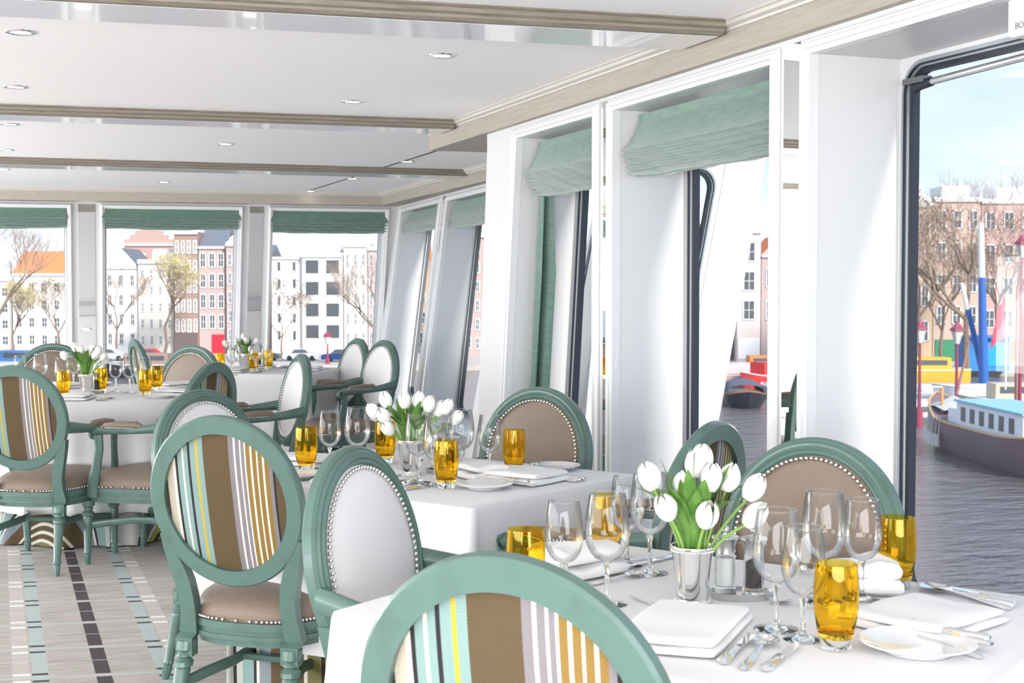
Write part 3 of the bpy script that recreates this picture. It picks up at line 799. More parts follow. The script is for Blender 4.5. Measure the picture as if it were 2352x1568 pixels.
def table(x, y, rzd, half, rounded, label, clabel, ulabel, seed, hem=.19):
    t = thing('dining_table', label, 'table', (x, y, 0), rad(rzd), 'dining tables under white cloths')
    b = MB(); h = half if not rounded else half - .012
    if rounded: b.lathe([(0, TZ - .03), (h, TZ - .03), (h, TZ - .004), (0, TZ - .004)], 48)
    else: b.box((0, 0, TZ - .017), (2 * half[0] - .024, 2 * half[1] - .024, .026))
    b.build('table_top', M['wood'], t)
    b = MB(); b.lathe([(0, 0), (.25, 0), (.25, .02), (.05, .04), (.04, .1), (.04, TZ - .03), (0, TZ - .03)], 24); b.build('pedestal', M['dark'], t, smooth=40)
    ol = round_outline(half) if rounded else square_outline(half, .03)
    ol2 = round_outline(half - .03) if rounded else square_outline((half[0] - .03, half[1] - .03), .03)
    c = drape(ol, TZ, hem, .012 if not rounded else .04, .009 if not rounded else .030, 9 if not rounded else 13, seed, 'tablecloth', M['cloth'], (x, y, 0), rad(rzd))
    tag(c, clabel, 'tablecloth', 'white tablecloths')
    u = drape(ol2, TZ - .045, .008, -.004 if not rounded else .02, .006 if not rounded else .032, 10 if not rounded else 12, seed + 5, 'underskirt', M['skirt'], (x, y, 0), rad(rzd), top=False, uvlen=1.35, inset=.02, cornerflare=.02, shear=1.1 if rounded else 0)
    tag(u, ulabel, 'table skirt', 'striped underskirts')
    u.scale = (.975, .975, 1)
    return t
table(1.235, 2.186, 34, (.44, .565), False, 'nearest dining table, standing under its white cloth by the clear window', 'white tablecloth of the nearest table, lower right of the picture', 'striped underskirt beneath the cloth of the nearest table', 3)
table(1.251, 4.110, 31.5, (.42, .56), False, 'second dining table, in the middle of the picture', 'white tablecloth with a sharp front corner on the middle table', 'striped underskirt with upright stripes behind the big striped chair', 11, hem=.27)
table(.57, 7.97, 0, .68, True, 'round dining table at the left', 'white tablecloth in soft folds on the round table at the left', 'striped underskirt with swirling stripes under the round table', 23)
table(1.70, 9.80, -32, (.60, .42), False, 'farthest dining table, by the far windows', 'white tablecloth of the farthest table', 'striped underskirt of the farthest table', 31)

# ------------------------------------------------------------------ tableware prototypes (hidden from nothing: each first copy is used)
def wine_proto(h, rb, label):
    t = thing('wine_glass', label, 'wine glass', group='clear stemmed wine glasses')
    sh = h * .37
    # foot and stem: solid glass
    b = MB(); b.lathe([(0, 0), (rb * .93, 0), (rb * .93, .0012), (rb * .5, .004), (.008, .0085), (.0045, .018), (.0038, sh * .55), (.0045, sh * .85), (.0085, sh + .002), (0, sh + .003)], 32)
    b.build('stem', M['glass'], t, smooth=50)
    pr = []
    H2 = h - sh
    for i in range(15):
        u = i / 14
        r = rb * (math.sin(PI * min(1, (u * 1.0 + .0)) * .5 / .42) if u < .42 else 1 - .20 * ((u - .42) / .58) ** 1.7) if u > 0 else .0
        if u < .42: r = rb * math.sqrt(max(0, 1 - (1 - u / .42) ** 2))
        pr.append((max(r, 0), sh + .002 + H2 * u))
    b = MB(); b.lathe(pr, 40); b.build('bowl', M['bowl'], t, smooth=60)
    b = MB(); b.lathe([(pr[-1][0] - .0008, h), (pr[-1][0] + .0008, h), (pr[-1][0] + .0008, h + .0016), (pr[-1][0] - .0008, h + .0016)], 40, closed=True); b.build('rim', M['glass'], t, smooth=60)
    return t
def tumbler_proto():
    t = thing('tumbler', 'x', 'glass', group='amber glass tumblers')
    b = MB(); b.lathe([(0, 0), (.0245, 0), (.026, .003), (.0275, .018), (0, .018)], 32); b.build('base', M['glass'], t, smooth=30)
    o = [(.0275, .0182), (.0315, .035), (.0355, .06), (.0368, .08), (.0362, .105), (.0345, .128), (.0335, .14)]
    i = [(.0322, .1402), (.0332, .128), (.0348, .105), (.0354, .08), (.0341, .06), (.0300, .037), (.0240, .026), (0, .0245)]
    b = MB(); b.lathe([(0, .0182)] + o + i, 40); b.build('body', M['amber'], t, smooth=60)
    return t
def plate_proto(R=.083):
    b = MB(); b.lathe([(0, .004), (.045, .004), (.050, .000), (.054, .004), (.070, .010), (R, .0145), (R + .001, .0158), (R, .0168), (.070, .0135), (.058, .0085), (.050, .0068), (0, .0066)], 56)
    return b
def napkin_mesh(w_, l_, seed, layers=2, hh=.016):
    rnd = random.Random(seed); b = MB()
    for L in range(layers):
        z0 = L * hh; sh = L * .012; ww, ll = w_ / 2 - sh, l_ / 2 - sh * .6
        nx, ny = 18, 22
        def f(u, v, z0=z0, ww=ww, ll=ll, L=L):
            # closed tube cross-section around y axis
            a = 2 * PI * u; c, s = math.cos(a), math.sin(a)
            x = (abs(c) ** .35) * (1 if c > 0 else -1) * ww; z = z0 + hh / 2 + (abs(s) ** .55) * (1 if s > 0 else -1) * hh / 2
            y = (v * 2 - 1) * ll
            ex = 1 - .04 * (abs(v * 2 - 1)) ** 8
            z += .0016 * math.sin(y * 40 + L) * (1 if s > 0 else 0) + .002 * math.sin(x * 50 + seed) * (1 if s > 0 else 0)
            if abs(v * 2 - 1) > .999: z = z0 + hh / 2 + (z - z0 - hh / 2) * .55
            return (x * ex + L * .006, y + .003 * math.sin(x * 30 + seed), z)
        b.grid(f, 28, 20, closeu=True)
        n = 21; o = len(b.v) - 28 * n
        b.f.append([o + i * n for i in range(28)]); b.mi.append(0); b.f.append([o + i * n + 20 for i in range(28)]); b.mi.append(0)
    return b
def knife_mesh(L=.225):
    b = MB(); hl = L * .46
    b.tube([(0, 0, .006), (0, .006, .006), (0, hl * .5, .006), (0, hl * .92, .006), (0, hl, .006)], [.005, .0095, .0068, .0078, .005], 12, flat=(1.15, .75))
    bl = [(-.0065, hl), (.0065, hl), (.0085, hl + .02), (.0095, L * .8), (.006, L * .95), (-.003, L), (-.0065, L * .9)]
    N = len(bl); b.add([(x, y, .0055) for x, y in bl] + [(x, y, .0070) for x, y in bl], [tuple(range(N))[::-1], tuple(range(N, 2 * N))] + [(i, (i + 1) % N, (i + 1) % N + N, i + N) for i in range(N)])
    return b
def handle(b, L):
    b.tube([(0, 0, .004), (0, .006, .004), (0, L * .3, .005), (0, L * .55, .008), (0, L * .68, .010)], [.004, .0082, .0052, .0034, .004], 10, flat=[(1.2, .6), (1.2, .55), (1.1, .6), (1, .8), (1.3, .6)])
def spoon_mesh(L=.19, R=.0255):
    b = MB(); handle(b, L - R)
    def f(u, v):
        a = 2 * PI * u; r = v
        return (R * .86 * r * math.cos(a), L * .68 + R * 1.05 + R * 1.2 * r * math.sin(a) - .003, .0105 - .0065 * (1 - r * r))
    b.grid(f, 24, 6, closeu=True)
    def f2(u, v):
        p = f(u, v); return (p[0] * 1.02, p[1], p[2] - .0012)
    b.grid(f2, 24, 6, closeu=True)
    return b
def fork_mesh(L=.19):
    b = MB(); handle(b, L)
    y0 = L * .68
    b.tube([(0, y0 - .004, .010), (0, y0 + .012, .009), (0, y0 + .022, .007)], [.0035, .010, .0115], 10, flat=(1, .16))
    for k in range(4):
        x = (k - 1.5) * .0062
        b.tube([(x, y0 + .018, .0075), (x, y0 + .038, .0065), (x, y0 + .060, .0115)], [.0021, .0019, .0010], 6, flat=(1, .6))
    return b
ME = {}
ME['napkin_a'] = napkin_mesh(.17, .235, 1).mesh('napkin', M['napkin'], 60)
ME['napkin_b'] = napkin_mesh(.20, .235, 5, 2, .017).mesh('napkin', M['napkin'], 60)
ME['knife'] = knife_mesh().mesh('knife', M['chrome'], 40)
ME['bknife'] = knife_mesh(.175).mesh('butter_knife', M['chrome'], 40)
ME['spoon'] = spoon_mesh().mesh('spoon', M['chrome'], 50)
ME['fork'] = fork_mesh().mesh('fork', M['chrome'], 40)
ME['plate'] = plate_proto().mesh('plate', M['china'], 50)
big = wine_proto(.207, .0415, 'x'); small = wine_proto(.19, .0365, 'x'); tum = tumbler_proto()

# tulip bouquet -------------------------------------------------------------
def bud_mesh(seed):
    rnd = random.Random(seed); b = MB(); H_, R_ = .054, .0215
    for k in range(6):
        a0 = rad(60 * k + rnd.uniform(-8, 8)); outer = k % 2; spread = 1.0 + .05 * outer; hw = .62
        Hk = H_ * rnd.uniform(.93, 1.03)
        def f(u, v, a0=a0, spread=spread, Hk=Hk):
            w_ = (u - .5) * 2 * hw * (1 - .10 * v) * (1.0 if v < .6 else math.sqrt(max(0, 1 - ((v - .6) / .42) ** 2)))
            r = R_ * spread * (math.sin(PI * min(1, .10 + v * .80)) ** .62) * (1 - .10 * v)
            if v > .85: r *= 1 - (v - .85) * .9
            a = a0 + w_
            return (r * math.cos(a), r * math.sin(a), Hk * v)
        b.grid(f, 8, 10)
    return b.mesh('tulip_bud', M['petal'], 60)
BUD = [bud_mesh(i) for i in range(3)]
def leaf(b, base, az, lean, L, wd, twist=0.0):
    def f(u, v):
        t = v; w_ = wd * (math.sin(PI * min(1, .08 + .92 * t)) ** .75) * (u - .5)
        bend = lean * (t ** 1.4); r = L * t * math.sin(min(1.3, bend + .12)); z = L * t * math.cos(min(1.3, bend + .05))
        cx, sx = math.cos(az + twist * t), math.sin(az + twist * t)
        fold = abs(u - .5) * wd * .55 * (1 - t)
        return (base[0] + math.cos(az) * (r - fold) - sx * w_, base[1] + math.sin(az) * (r - fold) + cx * w_, base[2] + z + fold * .4)
    b.grid(f, 6, 14)
def tulips(x, y, rz, heads, vlabel, tlabel, seed):
    """heads: (right, away, up) offsets of the flower heads from the rim centre, in the vase's own frame"""
    v = thing('silver_vase', vlabel, 'vase', (x, y, TZ), rz, 'silver cups holding the tulips')
    b = MB(); b.lathe([(0, .0), (.034, .0), (.036, .003), (.033, .008), (.0300, .011), (.0300, .015), (.0325, .05), (.0385, .101), (.0405, .105), (.0418, .108), (.0405, .112), (.0385, .112), (.0365, .095), (.031, .04), (.028, .016), (0, .016)], 48)
    b.build('cup', M['silver'], v, smooth=45)
    b = MB()
    for rr, zz, n, s_ in ((.0405, .1035, 60, .0015), (.0335, .0095, 50, .0014)):
        for k in range(n): b.sphere((rr * math.cos(2 * PI * k / n), rr * math.sin(2 * PI * k / n), zz), s_, u=5, v=3)
    b.build('beading', M['silver'], v, smooth=60)
    rnd = random.Random(seed)
    t = thing('tulip_bouquet', tlabel, 'flowers', (x, y, TZ + .02), rz, 'bunches of white tulips')
    for i, (a_, d_, u_) in enumerate(heads):
        rr = math.hypot(a_, d_); k = .022 / max(rr, .022)
        bx_, by_ = a_ * k * rnd.uniform(.5, 1), d_ * k * rnd.uniform(.5, 1)
        base = Vector((bx_ * .5, by_ * .5, 0)); mid = Vector((bx_ * 1.1, by_ * 1.1, .10)); top = Vector((a_, d_, u_ - .02 - .026))
        pts = []
        for q in range(9):
            s_ = q / 8; pts.append(base.lerp(mid, s_).lerp(mid.lerp(top, s_), s_))
        b = MB(); b.tube(pts, .0032, 8); st = b.build('stem', M['stem'], t, smooth=60)
        dirv = (pts[-1] - pts[-2]).normalized(); dirv = (dirv + Vector((0, 0, .5))).normalized()
        o = inst('tulip_head', BUD[i % 3], t, top); o.rotation_euler = dirv.to_track_quat('Z', 'Y').to_euler()
    hm = max(u_ for *_, u_ in heads)
    for i in range(22):
        az = 2 * PI * i / 22 + rnd.uniform(-.2, .2); b = MB(); up = i % 3 == 0
        leaf(b, (.020 * math.cos(az), .020 * math.sin(az), .085), az, rnd.uniform(.08, .25) if up else rnd.uniform(.3, .8), (hm - .115) * (rnd.uniform(.85, 1.15) if up else rnd.uniform(.8, 1.15)), rnd.uniform(.026, .040), rnd.uniform(-.5, .5))
        o = b.build('leaf', M['leaf'], t, smooth=60)
VR = rad(-20.9)      # vase frame: x to the viewer's right, y away
# ------------------------------------------------------------------ tableware laid out
index_kids()
used = set()
def put(proto_o, x, y, label, rz=0, s=None):
    if proto_o.name not in used:
        used.add(proto_o.name); o = proto_o; o.location = (x, y, TZ + .0008); o.rotation_euler = (0, 0, rz); o['label'] = label
    else: o = dup(proto_o, (x, y, TZ + .0008), rz, label)
    return o
def flat(kind, x, y, ang, label, z=0, tilt=0, name=None, s=None, group=None):
    """cutlery, napkins, plates: ang = direction in degrees in which the piece points"""
    nm = {'bknife': 'butter_knife', 'napkin_a': 'napkin', 'napkin_b': 'napkin'}.get(kind, kind)
    cat = {'bknife': 'knife', 'napkin_a': 'napkin', 'napkin_b': 'napkin'}.get(kind, kind)
    o = inst(nm, ME[kind], None, (x, y, TZ + .0012 + z), rad(ang - 90), s)
    if tilt: o.rotation_euler = (rad(tilt), 0, rad(ang - 90))
    gr = {'knife': 'steel table knives', 'butter_knife': 'butter knives', 'spoon': 'steel spoons', 'fork': 'steel forks', 'napkin': 'folded white napkins', 'plate': 'white bread plates'}[nm]
    return tag(o, label, cat, gr)
# --- nearest table
for x, y, l in [(1.253, 2.000, 'large wine glass at the front of the nearest table, just right of the pepper grinder'),
                (1.450, 2.150, 'tallest-standing wine glass behind, in front of the taupe chair at the clear window'),
                (1.057, 2.271, 'large wine glass left of the tulips, an amber tumbler showing through it'),
                (1.256, 2.490, 'large wine glass directly left of the silver cup, half behind the tulips')]: put(big, x, y, l)
for x, y, l in [(1.258, 1.924, 'smaller wine glass right behind the front amber tumbler'),
                (1.526, 2.136, 'smaller wine glass beside the amber tumbler nearest the water view'),
                (.988, 2.314, 'leftmost wine glass of the nearest table, beside the tumbler behind the foreground chair'),
                (1.245, 2.575, 'smaller wine glass farthest back left of the nearest tulips')]: put(small, x, y, l)
for x, y, l in [(.919, 2.334, 'amber tumbler rising behind the foreground chair'), (1.279, 1.860, 'amber tumbler at the front of the nearest table, the largest in the picture'),
                (1.650, 2.195, 'amber tumbler at the right, in front of the water'), (1.235, 2.66, 'amber tumbler seen through a wine glass of the nearest table')]: put(tum, x, y, l)
flat('knife', 1.053, 1.834, 45, 'steel table knife leftmost in the front right group of the nearest table')
flat('spoon', 1.066, 1.795, 46, 'soup spoon in front, its round bowl reflecting, between two knives', s=1.05)
flat('bknife', 1.095, 1.777, 41, 'short knife right of the soup spoon at the front edge')
flat('napkin_b', 1.085, 2.03, 47, 'long folded napkin on the front of the nearest table behind the foreground chair', s=(.95, 1.25, .8))
flat('napkin_b', 1.515, 1.945, 20, 'big folded napkin at the right end of the nearest table', s=(1.05, .98, .8))
flat('napkin_a', 1.60, 2.20, 60, 'rolled napkin behind the right-hand tumbler side of the nearest table', s=(.6, .6, 2.0))
flat('napkin_a', 1.11, 2.53, 20, 'rounded folded napkin at the far left of the nearest table', s=(.75, .8, 2.0))
flat('plate', 1.391, 1.795, 0, 'white bread plate at the bottom right of the picture', s=1.12)
flat('bknife', 1.497, 1.748, 116, 'knife lying across the bread plate at the bottom right', z=.0175, s=.95)
flat('fork', 1.455, 1.716, 100, 'fork beside the bread plate at the bottom right, tines to the napkin', s=1.0, z=.0002)
flat('fork', 1.490, 1.735, 104, 'second fork beside the bread plate at the bottom right', z=.012, s=1.22)
flat('knife', 1.745, 1.972, 103, 'outer knife at the right edge of the nearest table')
flat('spoon', 1.725, 1.960, 100, 'spoon at the right edge of the nearest table', s=1.15)
flat('bknife', 1.765, 1.990, 104, 'inner short knife at the right edge of the nearest table')
flat('spoon', 1.095, 2.425, 20, 'spoon left of the silver cup, behind the wine glass stems', s=.8)
flat('knife', 1.135, 2.170, 95, 'knife lying just left of the silver cup', s=.62)
flat('spoon', 1.42, 2.06, 120, 'spoon lying under the wine glasses, left of the front tumbler', s=.75)
flat('plate', 1.165, 2.71, 0, 'white bread plate at the far left of the nearest table', s=1.05)
flat('plate', 1.655, 2.32, 0, 'white bread plate behind the right-hand tumbler', s=1.05)
flat('fork', 1.60, 2.50, 250, 'fork lying in front of the taupe chair, left one', s=.9)
flat('fork', 1.63, 2.47, 250, 'fork lying in front of the taupe chair, right one', s=.9)
flat('spoon', 1.335, 2.62, 200, 'spoon right of the tulips at the far side of the nearest table', s=.8)
flat('knife', 1.39, 2.62, 205, 'knife at the far side of the nearest table behind the silver cup', s=.8)

def mill(x, y, filling, label, kind, name):
    t = thing(name, label, 'grinder', (x, y, TZ + .009), 0)
    b = MB(); b.lathe([(0, 0), (.0205, 0), (.0215, .004), (.0185, .075), (.0172, .0752), (.0172, .012), (0, .011)], 28); b.build('glass_body', M['glass'], t, smooth=45)
    b = MB(); b.lathe([(0, .013), (.0155, .013), (.0155, .066 if kind == 0 else .060), (0, .068)], 20); b.build('filling', filling, t, smooth=40)
    b = MB(); b.lathe([(0, .0755), (.0185, .0755), (.0182, .085), (.0205, .096), (.0265, .1045), (.0255, .107), (.012, .110), (0, .1105)], 32); b.build('cap', M['satin'], t, smooth=30)
    b = MB(); b.lathe([(0, .110), (.0035, .110), (.0035, .114), (0, .115)], 12); b.sphere((0, 0, .1205), .0072, u=14, v=9); b.build('knob', M['chrome'], t, smooth=60)
def cruet(x, y, rz, wh):
    t = thing('cruet_tray', 'oval steel cruet tray carrying salt and pepper on ' + wh, 'tray', (x, y, TZ + .0005), rz)
    def f(u, v):
        a = 2 * PI * u; pr = [(0, .0075), (.93, .0075), (.96, .0085), (1.0, .0135), (1.02, .0125), (.98, .004), (.95, .0), (0, 0)]
        k, z = pr[int(round(v * 7))]; return (.062 * k * math.cos(a), .040 * k * math.sin(a), z)
    b = MB(); b.grid(f, 48, 7, closeu=True); b.build('dish', M['satin'], t, smooth=35)
    for k in (0,):
        b = MB(); b.tube([(.0, -.030, .006), (.0, -.030, .03)], .0022, 8); b.build('pin', M['satin'], t, smooth=40)
def atv(x, y, dx, dy): return (x + dx * math.cos(VR) - dy * math.sin(VR), y + dx * math.sin(VR) + dy * math.cos(VR))
for (x, y, wh) in [(1.322, 2.232, 'the nearest table'), (1.335, 4.10, 'the middle table'), (.50, 7.93, 'the round table'), (1.78, 9.95, 'the farthest table')]:
    cruet(x, y, VR, wh)
    p = atv(x, y, -.030, .012); mill(p[0], p[1], M['salt'], 'salt grinder with clear body and steel cap on ' + wh, 0, 'salt_grinder')
    p = atv(x, y, .022, -.002); mill(p[0], p[1], M['pepper'], 'pepper grinder filled with dark peppercorns on ' + wh, 1, 'pepper_grinder')
# tulips of the nearest table: flower heads as they stand
H1 = [(-0.075, -0.02, 0.247), (-0.017, 0, 0.223), (0.01, 0.035, 0.26), (0.033, 0, 0.239), (0.064, 0.015, 0.237), (0.101, 0, 0.223), (-0.047, -0.04, 0.195), (0.015, -0.05, 0.182), (0.093, -0.035, 0.182), (0.023, 0.05, 0.269)]
tulips(1.205, 2.213, VR, H1, 'silver cup vase with beaded rim on the nearest table', 'bunch of white tulips on the nearest table, the largest in the picture', 4)
H2 = [(-0.106, 0.041, 0.205), (-0.072, 0.04, 0.238), (-0.068, -0.04, 0.198), (-0.054, -0.037, 0.162), (-0.018, 0.03, 0.234), (0.025, 0.021, 0.238), (0.035, 0.015, 0.204), (0.055, -0.017, 0.229), (0.082, 0.01, 0.213), (0.127, 0.01, 0.189), (0.103, 0.007, 0.22)]
tulips(1.215, 4.085, VR, H2, 'silver cup vase on the middle table', 'bunch of white tulips on the middle table, half hidden by wine glasses', 8)
H3 = [(-0.098, -0.024, 0.222), (-0.054, 0.004, 0.263), (-0.022, -0.012, 0.246), (0.034, 0.009, 0.256), (0.01, 0.011, 0.197), (0.059, -0.039, 0.224), (0.078, -0.044, 0.249), (0.08, 0.03, 0.192), (0.095, -0.022, 0.217)]
tulips(.46, 7.86, VR, H3, 'silver cup vase on the round table', 'bunch of white tulips on the round table, leaves spread wide', 15)
H4 = [(-0.123, -0.024, 0.196), (-0.094, -0.036, 0.174), (-0.052, -0.009, 0.203), (0.013, -0.031, 0.209), (0.039, -0.039, 0.158), (0.071, -0.009, 0.206), (-0.019, 0.038, 0.235)]
tulips(1.70, 9.93, VR, H4, 'silver cup vase on the farthest table', 'bunch of white tulips on the farthest table, seen against the windows', 21)
# --- middle table
for x, y, l in [(1.075, 4.205, 'larger of the two wine glasses at the left of the middle table'), (1.192, 3.918, 'tall wine glass right in front of the middle tulips'), (1.364, 4.02, 'wide wine glass just right of the middle tulips'), (1.42, 4.40, 'large wine glass at the back of the middle table')]: put(big, x, y, l)
for x, y, l in [(1.006, 4.296, 'smaller wine glass beside the leftmost tumbler of the middle table'), (1.219, 3.834, 'smaller wine glass just left of the front tumbler of the middle table'), (1.441, 3.975, 'slender wine glass in front of the taupe chair at the middle table'), (1.33, 4.43, 'small wine glass at the back of the middle table')]: put(small, x, y, l)
for x, y, l in [(.929, 4.30, 'leftmost amber tumbler of the middle table'), (1.222, 4.402, 'amber tumbler behind the tulips of the middle table'), (1.236, 3.782, 'amber tumbler at the front of the middle table'), (1.534, 3.997, 'amber tumbler in front of the taupe chair at the middle table')]: put(tum, x, y, l)
flat('plate', 1.337, 3.727, 0, 'white bread plate at the front corner of the middle table')
flat('bknife', 1.45, 3.66, 125, 'knife across the front bread plate of the middle table', z=.0175)
flat('fork', 1.475, 3.675, 118, 'fork beside the front bread plate of the middle table', z=.004)
flat('napkin_b', 1.50, 3.84, 122, 'flat folded napkin at the front right of the middle table')
flat('napkin_a', 1.40, 3.95, 100, 'raised folded napkin in the centre of the middle table', s=(.8, .7, 1.5))
flat('plate', 1.69, 4.035, 0, 'white bread plate at the right of the middle table')
flat('bknife', 1.60, 3.99, 60, 'knife resting on the right-hand bread plate of the middle table', z=.018)
flat('knife', 1.66, 3.75, 118, 'knife at the right end of the middle table', s=.95)
flat('spoon', 1.64, 3.74, 120, 'spoon at the right end of the middle table', s=1.1)
flat('bknife', 1.68, 3.77, 118, 'short knife at the right end of the middle table')
flat('fork', 1.52, 3.93, 130, 'fork before the front tumbler side of the taupe chair, middle table', s=.9)
flat('spoon', 1.07, 3.78, 45, 'soup spoon with shining bowl at the left front of the middle table', s=.95)
flat('knife', 1.05, 3.80, 45, 'knife at the left front of the middle table')
flat('bknife', 1.09, 3.76, 30, 'short knife along the front left edge of the middle table', s=1.05)
flat('napkin_b', 1.02, 3.98, 35, 'folded napkin beside the silver cup at the left of the middle table')
flat('napkin_a', .98, 4.46, 300, 'folded napkin at the far left end of the middle table')
flat('knife', .86, 4.33, 300, 'knife at the far left end of the middle table')
flat('spoon', .88, 4.35, 300, 'spoon at the far left end of the middle table')
flat('plate', .86, 4.14, 0, 'white bread plate at the left of the middle table')
flat('plate', 1.17, 4.60, 0, 'white bread plate at the back of the middle table')
flat('fork', .95, 4.16, 30, 'fork at the left of the middle table')
# --- round table and farthest table
for x, y, l in [(.233, 8.324, 'wine glass at the left of the round table before the taupe chair'), (.33, 7.764, 'wine glass behind the left tumbler of the round table'), (.696, 7.878, 'taller of the wine glasses right of the tulips on the round table'), (.42, 8.40, 'wine glass far back on the round table')]: put(big, x, y, l)
for x, y, l in [(.123, 8.46, 'wine glass farthest left on the round table'), (.63, 8.0, 'wine glass just right of the tulips on the round table'), (.80, 8.02, 'wine glass behind the amber tumblers of the round table'), (.54, 8.0, 'wine glass half behind the silver cup of the round table')]: put(small, x, y, l)
for x, y, l in [(.334, 7.70, 'amber tumbler left of the silver cup on the round table'), (.758, 7.647, 'front amber tumbler right of the tulips on the round table'), (.86, 8.02, 'rear amber tumbler at the right of the round table'), (.545, 7.93, 'amber tumbler hidden behind the silver cup of the round table'), (.02, 8.15, 'amber tumbler at the far left of the round table')]: put(tum, x, y, l)
for x, y, l in [(1.494, 9.25, 'wine glass left of the tulips on the farthest table'), (1.689, 9.45, 'wine glass right of the tulips on the farthest table')]: put(big, x, y, l)
for x, y, l in [(1.582, 9.50, 'small wine glass in front of the farthest tulips'), (1.79, 9.62, 'small wine glass at the right of the farthest table')]: put(small, x, y, l)
for x, y, l in [(1.44, 9.45, 'left amber tumbler of the farthest table'), (1.84, 9.80, 'right amber tumbler of the farthest table'), (1.70, 9.60, 'amber tumbler in the middle of the farthest table')]: put(tum, x, y, l)
def setting(cx, cy, ang, dist, wh, off=0):
    """ang = direction from the table centre to the diner"""
    n = Vector((math.cos(rad(ang)), math.sin(rad(ang)))); r_ = Vector((-n.y, n.x))   # diner's right when facing the centre
    def at(r, f): p = Vector((cx, cy)) + n * (dist - f) + r_ * (r + off); return p.x, p.y
    face = ang + 180
    x, y = at(.0, .17); flat('napkin_a', x, y, face + 4, 'folded napkin ' + wh)
    x, y = at(-.22, .13); flat('plate', x, y, 0, 'white bread plate ' + wh)
    x, y = at(.155, .05); flat('knife', x, y, face, 'table knife ' + wh)
    x, y = at(.185, .05); flat('spoon', x, y, face + 3, 'spoon ' + wh)
    x, y = at(-.13, .05); flat('fork', x, y, face, 'fork ' + wh)
setting(.57, 7.97, 248, .66, 'at the near side of the round table')
setting(.57, 7.97, 318, .66, 'at the right side of the round table before the striped-back chair')
setting(.57, 7.97, 30, .66, 'at the far right of the round table')
setting(.57, 7.97, 112, .66, 'at the far side of the round table')
setting(.57, 7.97, 185, .66, 'at the left end of the round table')
setting(1.70, 9.80, 238, .42, 'at the near side of the farthest table')
setting(1.70, 9.80, 328, .60, 'at the right end of the farthest table')
setting(1.70, 9.80, 58, .42, 'at the window side of the farthest table')

# ------------------------------------------------------------------ outside
WZ = -7.7; QZ = -7.1
RV = Vector((math.cos(YAW), -math.sin(YAW), 0)); FV = Vector((math.sin(YAW), math.cos(YAW), 0))
def out(px, d, z=0): l = (px - 1176) / F * d; v = FV * d + RV * l; return Vector((v.x, v.y, z))
def hz(y, d): return 1.36 - (y - 662) / F * d       # height of something seen at picture row y, at distance d
MO = {}
def om(name, c, r=.8, **k):
    if name not in MO: MO[name] = mat(name, c, r, **k)
    return MO[name]
def water():
    m = mat('canal_water', (.15, .125, .125), .12, spec=1, ior=1.6); t = m.node_tree; b = t.nodes['Principled BSDF']
    tc = t.nodes.new('ShaderNodeTexCoord'); mp_ = t.nodes.new('ShaderNodeMapping'); n = t.nodes.new('ShaderNodeTexNoise'); bp = t.nodes.new('ShaderNodeBump')
    mp_.inputs['Rotation'].default_value = (0, 0, YAW); mp_.inputs['Scale'].default_value = (.40, 1.0, 1); n.inputs['Scale'].default_value = 1.1; n.inputs['Detail'].default_value = 5; n.inputs['Roughness'].default_value = .6
    bp.inputs['Strength'].default_value = 1; bp.inputs['Distance'].default_value = .55
    t.links.new(tc.outputs['Object'], mp_.inputs[0]); t.links.new(mp_.outputs[0], n.inputs[0]); t.links.new(n.outputs[0], bp.inputs['Height']); t.links.new(bp.outputs[0], b.inputs['Normal'])
    return m
b = MB(); b.add([(-400, -60, WZ), (500, -60, WZ), (500, 500, WZ), (-400, 500, WZ)], [(0, 1, 2, 3)])
o = b.build('canal_water', water()); o['kind'] = 'structure'
# quay: stone wall with a street behind it
b = MB()
q0, q1, q2 = out(-1400, 150), out(1200, 149), out(3800, 128)
for p_, q_ in ((q0, q1), (q1, q2)):
    f_ = FV * 260
    b.hexa([(p_.x, p_.y, WZ - 1), (p_.x, p_.y, QZ), (p_.x + f_.x, p_.y + f_.y, WZ - 1), (p_.x + f_.x, p_.y + f_.y, QZ), (q_.x, q_.y, WZ - 1), (q_.x, q_.y, QZ), (q_.x + f_.x, q_.y + f_.y, WZ - 1), (q_.x + f_.x, q_.y + f_.y, QZ)])
o = b.build('quay', om('quay_stone', (.55, .50, .46), .9, noise=(.6, (.38, .34, .32), .4, .7))); o['kind'] = 'structure'

